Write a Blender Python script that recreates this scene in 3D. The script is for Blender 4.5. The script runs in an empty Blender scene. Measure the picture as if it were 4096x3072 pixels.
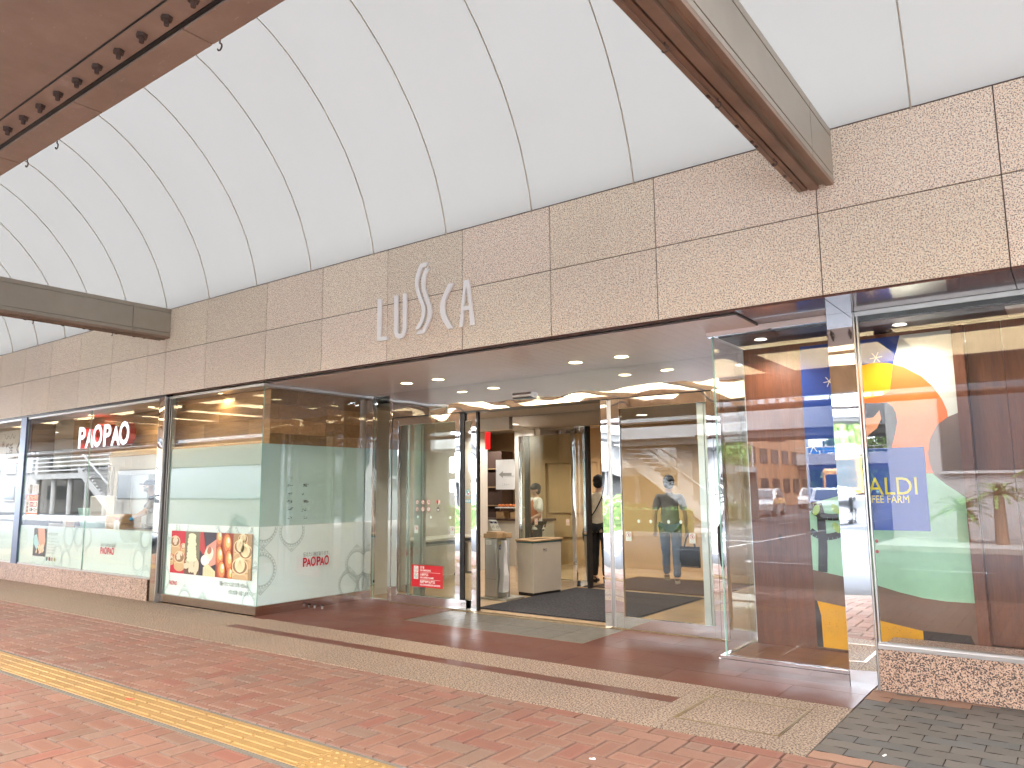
import bpy, bmesh, math, random
from mathutils import Vector, Matrix, Quaternion
R = math.radians
PI = math.pi
rnd = random.Random(7)
SC = bpy.context.scene
COL = SC.collection

# ------------------------------------------------------------------ camera, world, sun, exposure
F_PX, YAW, PITCH, ROLL = 3036.4, -0.637584, 0.137990, -0.0085584
cam_d = bpy.data.cameras.new('camera')
cam = bpy.data.objects.new('camera', cam_d); COL.objects.link(cam)
fw = Vector((math.sin(YAW)*math.cos(PITCH), math.cos(YAW)*math.cos(PITCH), math.sin(PITCH)))
rt = Vector((math.cos(YAW), -math.sin(YAW), 0)); up = rt.cross(fw)
r2 = rt*math.cos(ROLL) + up*math.sin(ROLL); u2 = -rt*math.sin(ROLL) + up*math.cos(ROLL)
mw = Matrix(((r2.x, u2.x, -fw.x, 0), (r2.y, u2.y, -fw.y, 0), (r2.z, u2.z, -fw.z, 1.5), (0, 0, 0, 1)))
cam.matrix_world = mw
cam_d.sensor_width = 36.0; cam_d.lens = 36.0*F_PX/4096
cam_d.clip_start = 0.05; cam_d.clip_end = 2000
SC.camera = cam

world = bpy.data.worlds.new('World'); SC.world = world; world.use_nodes = True
wn = world.node_tree; wn.nodes.clear()
def wnode(t): return wn.nodes.new(t)
sky = wnode('ShaderNodeTexSky'); sky.sky_type = 'NISHITA'; sky.sun_disc = False
SUN_EL, SUN_AZ = R(52), R(35)      # veiled sun from behind the shop building
sky.sun_elevation = SUN_EL; sky.sun_rotation = SUN_AZ; sky.dust_density = 3.0; sky.air_density = 1.0
bg1 = wnode('ShaderNodeBackground'); bg1.inputs[1].default_value = 0.15
bg2 = wnode('ShaderNodeBackground'); bg2.inputs[0].default_value = (0.88, 0.95, 1.05, 1); bg2.inputs[1].default_value = 1.8
wtc = wnode('ShaderNodeTexCoord'); wno = wnode('ShaderNodeTexNoise'); wno.inputs['Scale'].default_value = 2.2; wno.inputs['Detail'].default_value = 6
wmp = wnode('ShaderNodeMapping'); wmp.inputs['Scale'].default_value = (1, 1, 2.5)
wr = wnode('ShaderNodeValToRGB'); wr.color_ramp.elements[0].position = 0.38; wr.color_ramp.elements[0].color = (.25, .25, .25, 1); wr.color_ramp.elements[1].position = 0.6
wmix = wnode('ShaderNodeMixShader'); wo = wnode('ShaderNodeOutputWorld')
wn.links.new(sky.outputs[0], bg1.inputs[0]); wn.links.new(wtc.outputs['Generated'], wmp.inputs[0]); wn.links.new(wmp.outputs[0], wno.inputs['Vector'])
wn.links.new(wno.outputs[0], wr.inputs[0]); wn.links.new(wr.outputs[0], wmix.inputs[0])
wn.links.new(bg1.outputs[0], wmix.inputs[1]); wn.links.new(bg2.outputs[0], wmix.inputs[2]); wn.links.new(wmix.outputs[0], wo.inputs[0])

sun_d = bpy.data.lights.new('sun', 'SUN'); sun_d.energy = 1.5; sun_d.angle = R(14); sun_d.color = (1, .96, .9)
sun = bpy.data.objects.new('sun', sun_d); COL.objects.link(sun)
sd = Vector((math.sin(SUN_AZ)*math.cos(SUN_EL), math.cos(SUN_AZ)*math.cos(SUN_EL), math.sin(SUN_EL)))
sun.rotation_euler = sd.to_track_quat('Z', 'Y').to_euler(); sun.location = (0, -20, 30)

SC.view_settings.view_transform = 'Standard'; SC.view_settings.look = 'None'
SC.view_settings.gamma = 1; SC.view_settings.exposure = 4.5
SC.render.engine = 'CYCLES'
cy = SC.cycles
cy.use_denoising = True
cy.max_bounces = 12; cy.diffuse_bounces = 5; cy.glossy_bounces = 6; cy.transmission_bounces = 6; cy.transparent_max_bounces = 24
cy.sample_clamp_indirect = 6; cy.caustics_reflective = False; cy.caustics_refractive = False

# ------------------------------------------------------------------ materials
MATS = {}
def newmat(name):
    m = bpy.data.materials.new(name); m.use_nodes = True
    nt = m.node_tree; nt.nodes.clear()
    out = nt.nodes.new('ShaderNodeOutputMaterial')
    return m, nt, out
def link(nt, a, b): nt.links.new(a, b)
def rgbmix(nt, blend, fac, a, b):
    n = nt.nodes.new('ShaderNodeMix'); n.data_type = 'RGBA'; n.blend_type = blend
    for s, v in ((n.inputs[0], fac), (n.inputs[6], a), (n.inputs[7], b)):
        if isinstance(v, bpy.types.NodeSocket): link(nt, v, s)
        elif isinstance(v, (int, float)): s.default_value = v
        else: s.default_value = (*v[:3], 1)
    return n.outputs[2]
def noise(nt, scale, detail=4, rough=.5, vec=None):
    n = nt.nodes.new('ShaderNodeTexNoise'); n.inputs['Scale'].default_value = scale; n.inputs['Detail'].default_value = detail; n.inputs['Roughness'].default_value = rough
    if vec is None: vec = nt.nodes.new('ShaderNodeTexCoord').outputs['Object']
    link(nt, vec, n.inputs['Vector']); return n.outputs[0]
def ramp(nt, fac, stops):
    n = nt.nodes.new('ShaderNodeValToRGB'); e = n.color_ramp.elements
    while len(e) < len(stops): e.new(.5)
    for i, (p, c) in enumerate(stops):
        e[i].position = p; e[i].color = (*(c if hasattr(c, '__len__') else (c, c, c)), 1)
    link(nt, fac, n.inputs[0]); return n.outputs[0]
def mapping(nt, scale=(1, 1, 1), rot=(0, 0, 0), loc=(0, 0, 0)):
    tc = nt.nodes.new('ShaderNodeTexCoord'); mp = nt.nodes.new('ShaderNodeMapping')
    mp.inputs['Scale'].default_value = scale; mp.inputs['Rotation'].default_value = rot; mp.inputs['Location'].default_value = loc
    link(nt, tc.outputs['Object'], mp.inputs[0]); return mp.outputs[0]
def finish(m, nt, out, col, rough, metal=0, bumpsock=None, bump=.2, dist=.01, emit=None, es=0, spec=.5, trans=0, coat=0):
    p = nt.nodes.new('ShaderNodeBsdfPrincipled')
    if isinstance(col, bpy.types.NodeSocket): link(nt, col, p.inputs['Base Color'])
    else: p.inputs['Base Color'].default_value = (*col, 1)
    if isinstance(rough, bpy.types.NodeSocket): link(nt, rough, p.inputs['Roughness'])
    else: p.inputs['Roughness'].default_value = rough
    p.inputs['Metallic'].default_value = metal; p.inputs['Specular IOR Level'].default_value = spec
    p.inputs['Coat Weight'].default_value = coat; p.inputs['Coat Roughness'].default_value = .05
    if emit: p.inputs['Emission Color'].default_value = (*emit, 1); p.inputs['Emission Strength'].default_value = es
    if bumpsock is not None:
        b = nt.nodes.new('ShaderNodeBump'); b.inputs['Strength'].default_value = bump; b.inputs['Distance'].default_value = dist
        link(nt, bumpsock, b.inputs['Height']); link(nt, b.outputs[0], p.inputs['Normal'])
    link(nt, p.outputs[0], out.inputs[0]); return p
def attr(nt):
    a = nt.nodes.new('ShaderNodeAttribute'); a.attribute_name = 'Col'; return a.outputs['Color']
def pbr(name, col, rough=.6, metal=0, var=.15, scale=8, bump=.1, bscale=None, useattr=False, dist=.004, spec=.5, emit=None, es=0, stretch=None, coat=0):
    if name in MATS: return MATS[name]
    m, nt, out = newmat(name)
    v = mapping(nt, stretch) if stretch else None
    n1 = noise(nt, scale, 6, .6, v)
    c = rgbmix(nt, 'MIX', ramp(nt, n1, [(.3, 0), (.7, 1)]), tuple(x*(1-var) for x in col), tuple(min(1, x*(1+var)) for x in col))
    if useattr: c = rgbmix(nt, 'MULTIPLY', 1, c, attr(nt))
    finish(m, nt, out, c, rough, metal, noise(nt, bscale or scale*6, 3, .5, v) if bump else None, bump, dist, emit, es, spec, 0, coat)
    MATS[name] = m; return m
def granite(name, base, light, dark, rough, sc=160, amt=.35, coat=0, useattr=True, stain=.1, spec=.5):
    m, nt, out = newmat(name)
    a = noise(nt, sc, 2, .6); b = noise(nt, sc*1.7, 2, .6); big = noise(nt, 1.1, 4, .6)
    c = rgbmix(nt, 'MIX', ramp(nt, a, [(.42, 0), (.58, 1)]), base, light)
    c = rgbmix(nt, 'MIX', ramp(nt, b, [(.60-.1*amt, 0), (.66-.1*amt, 1)]), c, dark)
    c = rgbmix(nt, 'MULTIPLY', 1, c, ramp(nt, big, [(.3, 1-stain), (.7, 1.0)]))
    if useattr: c = rgbmix(nt, 'MULTIPLY', 1, c, attr(nt))
    rr = ramp(nt, big, [(.3, rough*.8), (.7, min(1, rough*1.25))])
    finish(m, nt, out, c, rr, 0, a, .12, .001, coat=coat, spec=spec)
    MATS[name] = m; return m
def mirror(name, col=(.82, .82, .81), rough=.03, wav=.03, wscale=2.2, stretch=(1, 1, .6)):
    m, nt, out = newmat(name)
    finish(m, nt, out, col, rough, 1, noise(nt, wscale, 1, .4, mapping(nt, stretch)), wav, 1.0)
    MATS[name] = m; return m
def glassmat(name, tint=(.90, .95, .93), refl=1.0, rough=0.0):
    m, nt, out = newmat(name)
    tr = nt.nodes.new('ShaderNodeBsdfTransparent'); tr.inputs[0].default_value = (*tint, 1)
    gl = nt.nodes.new('ShaderNodeBsdfGlossy'); gl.inputs['Roughness'].default_value = rough; gl.inputs[0].default_value = (refl, refl, refl, 1)
    geo = nt.nodes.new('ShaderNodeNewGeometry')
    mr = nt.nodes.new('ShaderNodeMapRange'); link(nt, geo.outputs['Backfacing'], mr.inputs[0]); mr.inputs[3].default_value = 1.52; mr.inputs[4].default_value = 1/1.52
    fr = nt.nodes.new('ShaderNodeFresnel'); link(nt, mr.outputs[0], fr.inputs[0])
    mx = nt.nodes.new('ShaderNodeMixShader'); link(nt, fr.outputs[0], mx.inputs[0]); link(nt, tr.outputs[0], mx.inputs[1]); link(nt, gl.outputs[0], mx.inputs[2])
    link(nt, mx.outputs[0], out.inputs[0]); MATS[name] = m; return m
def filmmat(name, col, alpha):
    m, nt, out = newmat(name)
    tr = nt.nodes.new('ShaderNodeBsdfTransparent'); d = nt.nodes.new('ShaderNodeBsdfDiffuse'); t = nt.nodes.new('ShaderNodeBsdfTranslucent')
    d.inputs[0].default_value = (*col, 1); t.inputs[0].default_value = (*col, 1)
    a = nt.nodes.new('ShaderNodeMixShader'); a.inputs[0].default_value = .12; link(nt, d.outputs[0], a.inputs[1]); link(nt, t.outputs[0], a.inputs[2])
    b = nt.nodes.new('ShaderNodeMixShader'); b.inputs[0].default_value = alpha; link(nt, tr.outputs[0], b.inputs[1]); link(nt, a.outputs[0], b.inputs[2])
    link(nt, b.outputs[0], out.inputs[0]); MATS[name] = m; return m
def emis(name, col, s):
    m, nt, out = newmat(name); e = nt.nodes.new('ShaderNodeEmission'); e.inputs[0].default_value = (*col, 1); e.inputs[1].default_value = s
    link(nt, e.outputs[0], out.inputs[0]); MATS[name] = m; return m
def woodmat(name, c1, c2, rough=.45, sc=3, axis=(1, 12, 12), useattr=True, knots=True):
    m, nt, out = newmat(name)
    v = mapping(nt, axis)
    g = noise(nt, sc, 6, .65, v); g2 = noise(nt, sc*5, 4, .6, v)
    c = rgbmix(nt, 'MIX', ramp(nt, g, [(.3, 0), (.7, 1)]), c1, c2)
    c = rgbmix(nt, 'MULTIPLY', .5, c, ramp(nt, g2, [(.35, .6), (.6, 1)]))
    if knots:
        vo = nt.nodes.new('ShaderNodeTexVoronoi'); vo.inputs['Scale'].default_value = 2.2
        link(nt, mapping(nt, (1.6, 1.6, 1) if axis[2] < 2 else (1, 1.6, 3)), vo.inputs['Vector'])
        c = rgbmix(nt, 'MULTIPLY', 1, c, ramp(nt, vo.outputs['Distance'], [(.03, .35), (.09, 1)]))
    if useattr: c = rgbmix(nt, 'MULTIPLY', 1, c, attr(nt))
    finish(m, nt, out, c, rough, 0, g2, .15, .002); MATS[name] = m; return m

granite('band_granite', (.93, .77, .61), (.98, .90, .76), (.26, .19, .155), .6, 66, .72, stain=.06)
granite('base_granite', (.48, .31, .235), (.62, .44, .345), (.06, .045, .045), .35, 60, 1.1)
granite('floor_granite', (.38, .28, .215), (.50, .385, .30), (.12, .09, .075), .68, 46, 1.0, stain=.22, spec=.1)
granite('red_granite', (.125, .045, .032), (.18, .07, .05), (.075, .027, .022), .42, 140, .3, stain=.2, spec=.08)
granite('soffit_granite', (.11, .052, .042), (.17, .085, .07), (.045, .025, .022), .12, 110, .5, coat=.4)
def brickmat():
    m, nt, out = newmat('paving_brick')
    a = noise(nt, 60, 5, .7); big = noise(nt, .7, 4, .6); sp = noise(nt, 220, 2, .5)
    c = rgbmix(nt, 'MIX', a, (.80, .80, .80), (1.15, 1.15, 1.15)); c = rgbmix(nt, 'MULTIPLY', 1, c, attr(nt))
    c = rgbmix(nt, 'MULTIPLY', 1, c, ramp(nt, big, [(.3, .86), (.7, 1.05)]))
    c = rgbmix(nt, 'MULTIPLY', 1, c, ramp(nt, sp, [(.27, .45), (.34, 1)]))
    finish(m, nt, out, c, ramp(nt, big, [(.3, .55), (.7, .8)]), 0, a, .3, .002); MATS['paving_brick'] = m
brickmat()
pbr('joint_sand', (.045, .032, .028), .95, var=.3, scale=40)
pbr('asphalt', (.036, .038, .043), .9, spec=.12, var=.15, scale=30, bump=.4, bscale=300)
pbr('kerb_stone', (.20, .195, .185), .85, spec=.15, var=.12, scale=12)
pbr('yellow_tile', (.335, .205, .072), .62, var=.14, scale=18, bump=.2, bscale=120, useattr=True)
pbr('mortar', (.17, .155, .14), .9, var=.2, scale=30)
pbr('brass', (.36, .27, .16), .35, .85, var=.25, scale=20)
pbr('ceiling_panel', (.80, .71, .68), .35, var=.03, scale=2, bump=0)
pbr('groove_dark', (.10, .08, .075), .8, var=.1)
pbr('joint_dark', (.11, .075, .06), .9, var=.2, scale=30)
mirror('chrome', (.86, .85, .84), .02, .018, 2.0, (1, 1, .5))
mirror('chrome_wavy', (.86, .85, .84), .02, .012, 2.0, (.7, 1, 1.0))
mirror('chrome_pillar', (.88, .87, .86), .025, .02, 1.8, (.4, .4, 1))
mirror('polished_base', (.62, .55, .52), .10, .01, 4, (1, 1, 1))
mirror('steel', (.50, .49, .48), .28, .01, 9, (1, 1, 8))
mirror('aluminium', (.62, .63, .63), .32, .01, 9, (8, 8, 1))
pbr('black_metal', (.02, .02, .022), .35, .4, var=.1, bump=0)
pbr('dark_rubber', (.03, .03, .032), .8, var=.2)
glassmat('glass', (.955, .975, .965)); glassmat('clear_glass', (.985, .992, .988)); glassmat('door_glass', (.91, .93, .90))
pbr('glass_edge', (.30, .55, .48), .15, 0, var=.1, bump=0)
filmmat('mint_film', (.84, .98, .96), 1.0); filmmat('frost_film', (.46, .65, .61), .96)
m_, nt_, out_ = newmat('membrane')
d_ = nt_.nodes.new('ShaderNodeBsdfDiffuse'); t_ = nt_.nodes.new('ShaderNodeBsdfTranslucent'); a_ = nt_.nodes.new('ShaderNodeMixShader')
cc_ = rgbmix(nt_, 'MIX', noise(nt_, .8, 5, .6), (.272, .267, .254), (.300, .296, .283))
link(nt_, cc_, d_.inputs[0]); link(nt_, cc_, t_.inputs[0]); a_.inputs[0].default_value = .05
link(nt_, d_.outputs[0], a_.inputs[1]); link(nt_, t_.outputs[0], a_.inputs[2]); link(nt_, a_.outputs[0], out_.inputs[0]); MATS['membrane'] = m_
pbr('rib_paint', (.50, .46, .38), .6, var=.1)
pbr('beam_side', (.31, .275, .22), .5, var=.10, scale=1.5, bump=.05)
pbr('beam_bottom', (.25, .17, .12), .6, var=.22, scale=3)
def deckmat():
    m, nt, out = newmat('girder_paint')
    n = noise(nt, 2.5, 6, .7); sp = noise(nt, 34, 2, .5, mapping(nt, (1, 1.8, 1)))
    c = rgbmix(nt, 'MIX', ramp(nt, n, [(.3, 0), (.7, 1)]), (.31, .215, .165), (.40, .29, .225))
    c = rgbmix(nt, 'MIX', ramp(nt, sp, [(.70, 0), (.74, .5)]), c, (.55, .42, .36))
    st = noise(nt, 1.3, 5, .7); c = rgbmix(nt, 'MIX', ramp(nt, st, [(.68, 0), (.76, .7)]), c, (.50, .38, .33))
    finish(m, nt, out, c, .55, 0, n, .1, .004); MATS['girder_paint'] = m
deckmat()
m_, nt_, out_ = newmat('ochre_panel')
d_ = nt_.nodes.new('ShaderNodeBsdfDiffuse'); t_ = nt_.nodes.new('ShaderNodeBsdfTranslucent'); a_ = nt_.nodes.new('ShaderNodeMixShader')
cc_ = rgbmix(nt_, 'MIX', noise(nt_, 1.5, 5, .6), (.80, .58, .31), (.86, .65, .37))
link(nt_, cc_, d_.inputs[0]); link(nt_, cc_, t_.inputs[0]); a_.inputs[0].default_value = .27
link(nt_, d_.outputs[0], a_.inputs[1]); link(nt_, t_.outputs[0], a_.inputs[2]); link(nt_, a_.outputs[0], out_.inputs[0]); MATS['ochre_panel'] = m_
pbr('dark_beam', (.075, .045, .035), .6, var=.25, scale=4)
pbr('white_paint', (.78, .78, .77), .4, var=.03, bump=0)
pbr('white_letter', (.93, .93, .93), .35, var=.02, bump=0)
pbr('red_plastic', (.45, .02, .03), .35, var=.05, bump=0)
emis('sign_glow', (.9, .97, 1), .11)
emis('lamp_warm', (1, .86, .5), .35); emis('lamp_white', (1, .93, .8), .35); emis('menu_glow', (.1, .6, .4), .035); emis('red_glow', (1, .02, .02), .07)
m_, nt_, out_ = newmat('print'); finish(m_, nt_, out_, attr(nt_), .45); MATS['print'] = m_
m_, nt_, out_ = newmat('print_matt'); c_ = rgbmix(nt_, 'MULTIPLY', 1, attr(nt_), ramp(nt_, noise(nt_, 9, 5, .6), [(.3, .9), (.7, 1.0)])); finish(m_, nt_, out_, c_, .7); MATS['print_matt'] = m_
woodmat('light_wood', (.36, .20, .075), (.52, .31, .13), .4, 2.2, (1, 9, 14), knots=False)
woodmat('red_wood', (.10, .028, .011), (.17, .052, .019), .45, 2.0, (9, 9, .8))
pbr('kitchen_tile', (.72, .70, .66), .25, var=.04, scale=3, bump=0)
pbr('interior_beige', (.50, .33, .165), .6, var=.05, scale=2, bump=.02)
pbr('interior_white', (.62, .58, .52), .6, var=.05, scale=2, bump=.02)
pbr('floor_beige', (.52, .37, .23), .25, var=.08, scale=2, bump=0, useattr=True)
pbr('interior_ceiling', (.46, .40, .34), .6, var=.04, bump=0)
pbr('black_ceiling', (.018, .014, .016), .4, var=.1, bump=0)
pbr('car_silver', (.30, .31, .32), .2, .3, var=.02, bump=0, coat=1)
pbr('wood_floor', (.16, .065, .035), .4, var=.25, scale=4, useattr=True, stretch=(1, 6, 1))
def matmat():
    m, nt, out = newmat('entrance_mat')
    v = nt.nodes.new('ShaderNodeTexVoronoi'); v.inputs['Scale'].default_value = 38; link(nt, mapping(nt, (1, .55, 1), (0, 0, .5)), v.inputs['Vector'])
    c = rgbmix(nt, 'MIX', ramp(nt, v.outputs['Distance'], [(.2, 0), (.6, 1)]), (.006, .006, .009), (.030, .028, .034))
    finish(m, nt, out, c, .95, 0, v.outputs['Distance'], .8, .006); MATS['entrance_mat'] = m
matmat()
pbr('brown_mat', (.055, .032, .024), .95, var=.15, scale=60)
pbr('grate', (.145, .132, .112), .45, .25, var=.15, scale=8, useattr=True)
pbr('leaf', (.08, .15, .03), .6, var=.5, scale=5, bump=0, useattr=True)
pbr('bark', (.13, .09, .06), .9, var=.3)
pbr('concrete', (.26, .26, .265), .8, var=.12, scale=1.2, bump=.1)
pbr('white_roof', (.66, .65, .62), .8, var=.05)  # unseen shop roof, made pale to bounce sunlight onto the canopy membrane
pbr('louvre_paint', (.17, .168, .165), .8, var=.05, spec=.15)
pbr('concrete_dark', (.11, .108, .105), .8, var=.12, scale=1.2, bump=.1)
pbr('white_wall', (.25, .247, .245), .8, spec=.15, var=.05, scale=1)
pbr('orange_wall', (.26, .13, .06), .7, var=.05, scale=1)
pbr('dark_glass', (.03, .04, .05), .08, var=.05, bump=0)
pbr('road_paint', (.28, .28, .275), .7, var=.1, scale=20)
pbr('rail_paint', (.35, .36, .37), .5, .2, var=.05, bump=0)
pbr('car_white', (.40, .40, .41), .15, var=.02, bump=0, coat=1)
pbr('car_gold', (.65, .32, .05), .2, var=.02, bump=0, coat=1)
pbr('tyre', (.02, .02, .02), .85, var=.1)
pbr('sign_blue', (.0, .16, .48), .4, var=.03, bump=0)
pbr('skin', (.50, .30, .21), .55, var=.05, scale=20, bump=0)
pbr('hair', (.012, .010, .010), .85, var=.3, scale=60, bump=.4)
def cloth(name, c): return pbr(name, c, .85, var=.12, scale=14, bump=.5, bscale=40, dist=.01)
cloth('beige_linen', (.62, .51, .39)); cloth('black_cloth', (.012, .012, .014)); cloth('grey_cloth', (.20, .19, .18)); cloth('navy_cloth', (.03, .04, .075))
cloth('blue_grey_cloth', (.10, .14, .20)); cloth('white_cloth', (.70, .68, .64)); cloth('orange_cloth', (.42, .12, .03)); cloth('apron_grey', (.22, .24, .27))
pbr('glove_blue', (.03, .32, .60), .5, var=.05); pbr('shoe_beige', (.45, .38, .30), .7); pbr('mask_white', (.75, .76, .78), .7, bump=.1)
pbr('tan_plastic', (.42, .28, .15), .45, var=.04, bump=0); pbr('bin_body', (.50, .45, .38), .5, var=.04, bump=0); pbr('machine_grey', (.36, .35, .31), .35, .5, var=.05, bump=0)
pbr('teal_plastic', (.02, .12, .14), .4, var=.05, bump=0); pbr('white_plastic', (.75, .76, .76), .35, var=.03, bump=0); pbr('mint_plastic', (.45, .70, .62), .4, var=.03, bump=0)
pbr('table_top', (.55, .52, .45), .4, var=.03, bump=0); pbr('table_frame', (.30, .30, .29), .4, .5, var=.05, bump=0)
pbr('bamboo', (.42, .25, .12), .6, var=.2, scale=20)
pbr('blue_pillar', (.10, .14, .24), .3, .3, var=.05, bump=0)
def M(n): return MATS[n]

# ------------------------------------------------------------------ mesh helpers
class MB:
    def __init__(s): s.v = []; s.f = []; s.m = []; s.c = []
    def face(s, pts, m=0, col=(1, 1, 1)):
        b = len(s.v); s.v += [tuple(p) for p in pts]; s.f.append(list(range(b, b+len(pts)))); s.m.append(m); s.c.append(col)
    def mesh(s, verts, faces, m=0, col=(1, 1, 1)):
        b = len(s.v); s.v += [tuple(p) for p in verts]
        for f in faces: s.f.append([b+i for i in f]); s.m.append(m); s.c.append(col)
    def box(s, x0, y0, z0, x1, y1, z1, m=0, col=(1, 1, 1), mm=None):
        v = [(x0, y0, z0), (x1, y0, z0), (x1, y1, z0), (x0, y1, z0), (x0, y0, z1), (x1, y0, z1), (x1, y1, z1), (x0, y1, z1)]
        F = [(0, 3, 2, 1), (4, 5, 6, 7), (0, 1, 5, 4), (2, 3, 7, 6), (1, 2, 6, 5), (3, 0, 4, 7)]   # -z +z -y +y +x -x
        b = len(s.v); s.v += v
        for k, f in enumerate(F): s.f.append([b+i for i in f]); s.m.append(mm[k] if mm else m); s.c.append(col)
        return s
    def pane(s, x0, y0, z0, x1, y1, z1):           # thin glass sheet: faces 0, rim 1
        d = [x1-x0, y1-y0, z1-z0]; k = d.index(min(d)); mm = [1]*6
        for i in {0: (4, 5), 1: (2, 3), 2: (0, 1)}[k]: mm[i] = 0
        return s.box(x0, y0, z0, x1, y1, z1, mm=mm)
    def obox(s, c, size, rz=0, m=0, col=(1, 1, 1), rx=0):
        q = Matrix.Rotation(rz, 3, 'Z') @ Matrix.Rotation(rx, 3, 'X'); t = MB(); h = [x/2 for x in size]
        t.box(-h[0], -h[1], -h[2], h[0], h[1], h[2], m, col)
        s.mesh([tuple(q @ Vector(p) + Vector(c)) for p in t.v], t.f, m, col); return s
    def cyl(s, p0, p1, r0, r1=None, n=16, m=0, col=(1, 1, 1), caps=True):
        r1 = r0 if r1 is None else r1; p0 = Vector(p0); p1 = Vector(p1); d = (p1-p0).normalized()
        a = d.orthogonal().normalized(); b = d.cross(a); V = []
        for i in range(n):
            t = 2*PI*i/n; o = a*math.cos(t)+b*math.sin(t); V.append(p0+o*r0); V.append(p1+o*r1)
        F = [(2*i, 2*((i+1) % n), 2*((i+1) % n)+1, 2*i+1) for i in range(n)]
        if caps: F.append([2*i for i in range(n)][::-1]); F.append([2*i+1 for i in range(n)])
        s.mesh(V, F, m, col); return s
    def tube(s, pts, r, n=8, m=0, col=(1, 1, 1)):
        P = [Vector(p) for p in pts]; rings = []; ref = None
        for i, p in enumerate(P):
            d = (P[min(i+1, len(P)-1)]-P[max(i-1, 0)]).normalized()
            if ref is None: ref = d.orthogonal().normalized()
            a = (ref-d*ref.dot(d)).normalized(); ref = a; b = d.cross(a)
            rr = r[i] if hasattr(r, '__len__') else r
            rings.append([p+(a*math.cos(2*PI*k/n)+b*math.sin(2*PI*k/n))*rr for k in range(n)])
        V = [q for g in rings for q in g]; F = []
        for i in range(len(P)-1):
            for k in range(n): F.append((i*n+k, i*n+(k+1) % n, (i+1)*n+(k+1) % n, (i+1)*n+k))
        F.append(list(range(n))[::-1]); F.append([(len(P)-1)*n+k for k in range(n)])
        s.mesh(V, F, m, col); return s
    def prism(s, poly, fn, d0, d1, m=0, col=(1, 1, 1), mside=None):      # fn(u,v,d) -> xyz
        n = len(poly); V = [fn(u, v, d0) for u, v in poly]+[fn(u, v, d1) for u, v in poly]
        s.mesh(V, [list(range(n))[::-1], [n+i for i in range(n)]], m, col)
        s.mesh(V, [(i, (i+1) % n, n+(i+1) % n, n+i) for i in range(n)], m if mside is None else mside, col); return s
    def ell(s, c, r, n=16, k=10, m=0, col=(1, 1, 1), zmin=-1, rot=None):
        V = []; F = []
        for j in range(k+1):
            t = -PI/2+PI*j/k; z = max(math.sin(t), zmin)
            for i in range(n):
                a = 2*PI*i/n; p = Vector((math.cos(t)*math.cos(a)*r[0], math.cos(t)*math.sin(a)*r[1], z*r[2]))
                if rot: p = rot @ p
                V.append(p+Vector(c))
        for j in range(k):
            for i in range(n): F.append((j*n+i, j*n+(i+1) % n, (j+1)*n+(i+1) % n, (j+1)*n+i))
        s.mesh(V, F, m, col); return s
    def build(s, name, mats, parent=None, bevel=0, smooth=False, loc=None):
        me = bpy.data.meshes.new(name); me.from_pydata(s.v, [], s.f); me.update()
        if isinstance(mats, str): mats = [mats]
        for mm in mats: me.materials.append(M(mm))
        me.polygons.foreach_set('material_index', s.m)
        ca = me.color_attributes.new('Col', 'FLOAT_COLOR', 'CORNER'); data = []
        for p, c in zip(me.polygons, s.c): data += [c[0], c[1], c[2], 1.0]*p.loop_total
        ca.data.foreach_set('color', data)
        if smooth:
            bm = bmesh.new(); bm.from_mesh(me); bmesh.ops.remove_doubles(bm, verts=bm.verts, dist=1e-5); bmesh.ops.recalc_face_normals(bm, faces=bm.faces); bm.to_mesh(me); bm.free()
            for p in me.polygons: p.use_smooth = True
        o = bpy.data.objects.new(name, me); COL.objects.link(o)
        if parent: o.parent = parent
        if loc: o.location = loc
        if smooth == 2:
            md = o.modifiers.new('edges', 'EDGE_SPLIT'); md.split_angle = R(40)
        if bevel:
            md = o.modifiers.new('bevel', 'BEVEL'); md.width = bevel; md.segments = 2; md.limit_method = 'ANGLE'; md.angle_limit = R(40)
        return o
def tag(o, label=None, cat=None, group=None, kind=None):
    if label: o['label'] = label
    if cat: o['category'] = cat
    if group: o['group'] = group
    if kind: o['kind'] = kind
    return o
def thing(name, label, cat, loc=(0, 0, 0), rz=0, group=None):
    o = bpy.data.objects.new(name, None); COL.objects.link(o); o.location = loc; o.rotation_euler = (0, 0, rz); o.empty_display_size = .1
    return tag(o, label, cat, group)
def struct(name, mb, mats, **k): return tag(mb.build(name, mats, **k), kind='structure')
def dup(root, loc=None, rz=None, label=None):
    def cp(o, par):
        c = o.copy(); COL.objects.link(c)
        if par: c.parent = par
        for ch in o.children: cp(ch, c)
        return c
    r = cp(root, None)
    if loc: r.location = loc
    if rz is not None: r.rotation_euler = (0, 0, rz)
    if label: r['label'] = label
    return r
_tx = {}
def text_geo(s, size, bold=0, sx=1, align='LEFT', extrude=0):
    key = (s, size, bold, sx, align, extrude)
    if key in _tx: return _tx[key]
    cu = bpy.data.curves.new('text', 'FONT'); cu.body = s; cu.size = size; cu.align_x = align; cu.offset = bold; cu.extrude = extrude
    cu.resolution_u = 3
    ob = bpy.data.objects.new('text', cu); COL.objects.link(ob)
    bpy.context.view_layer.update()
    dg = bpy.context.evaluated_depsgraph_get(); me = bpy.data.meshes.new_from_object(ob.evaluated_get(dg))
    V = [(v.co.x*sx, v.co.y, v.co.z) for v in me.vertices]; F = [list(p.vertices) for p in me.polygons]
    bpy.data.objects.remove(ob); bpy.data.curves.remove(cu); bpy.data.meshes.remove(me)
    _tx[key] = (V, F); return V, F
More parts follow.
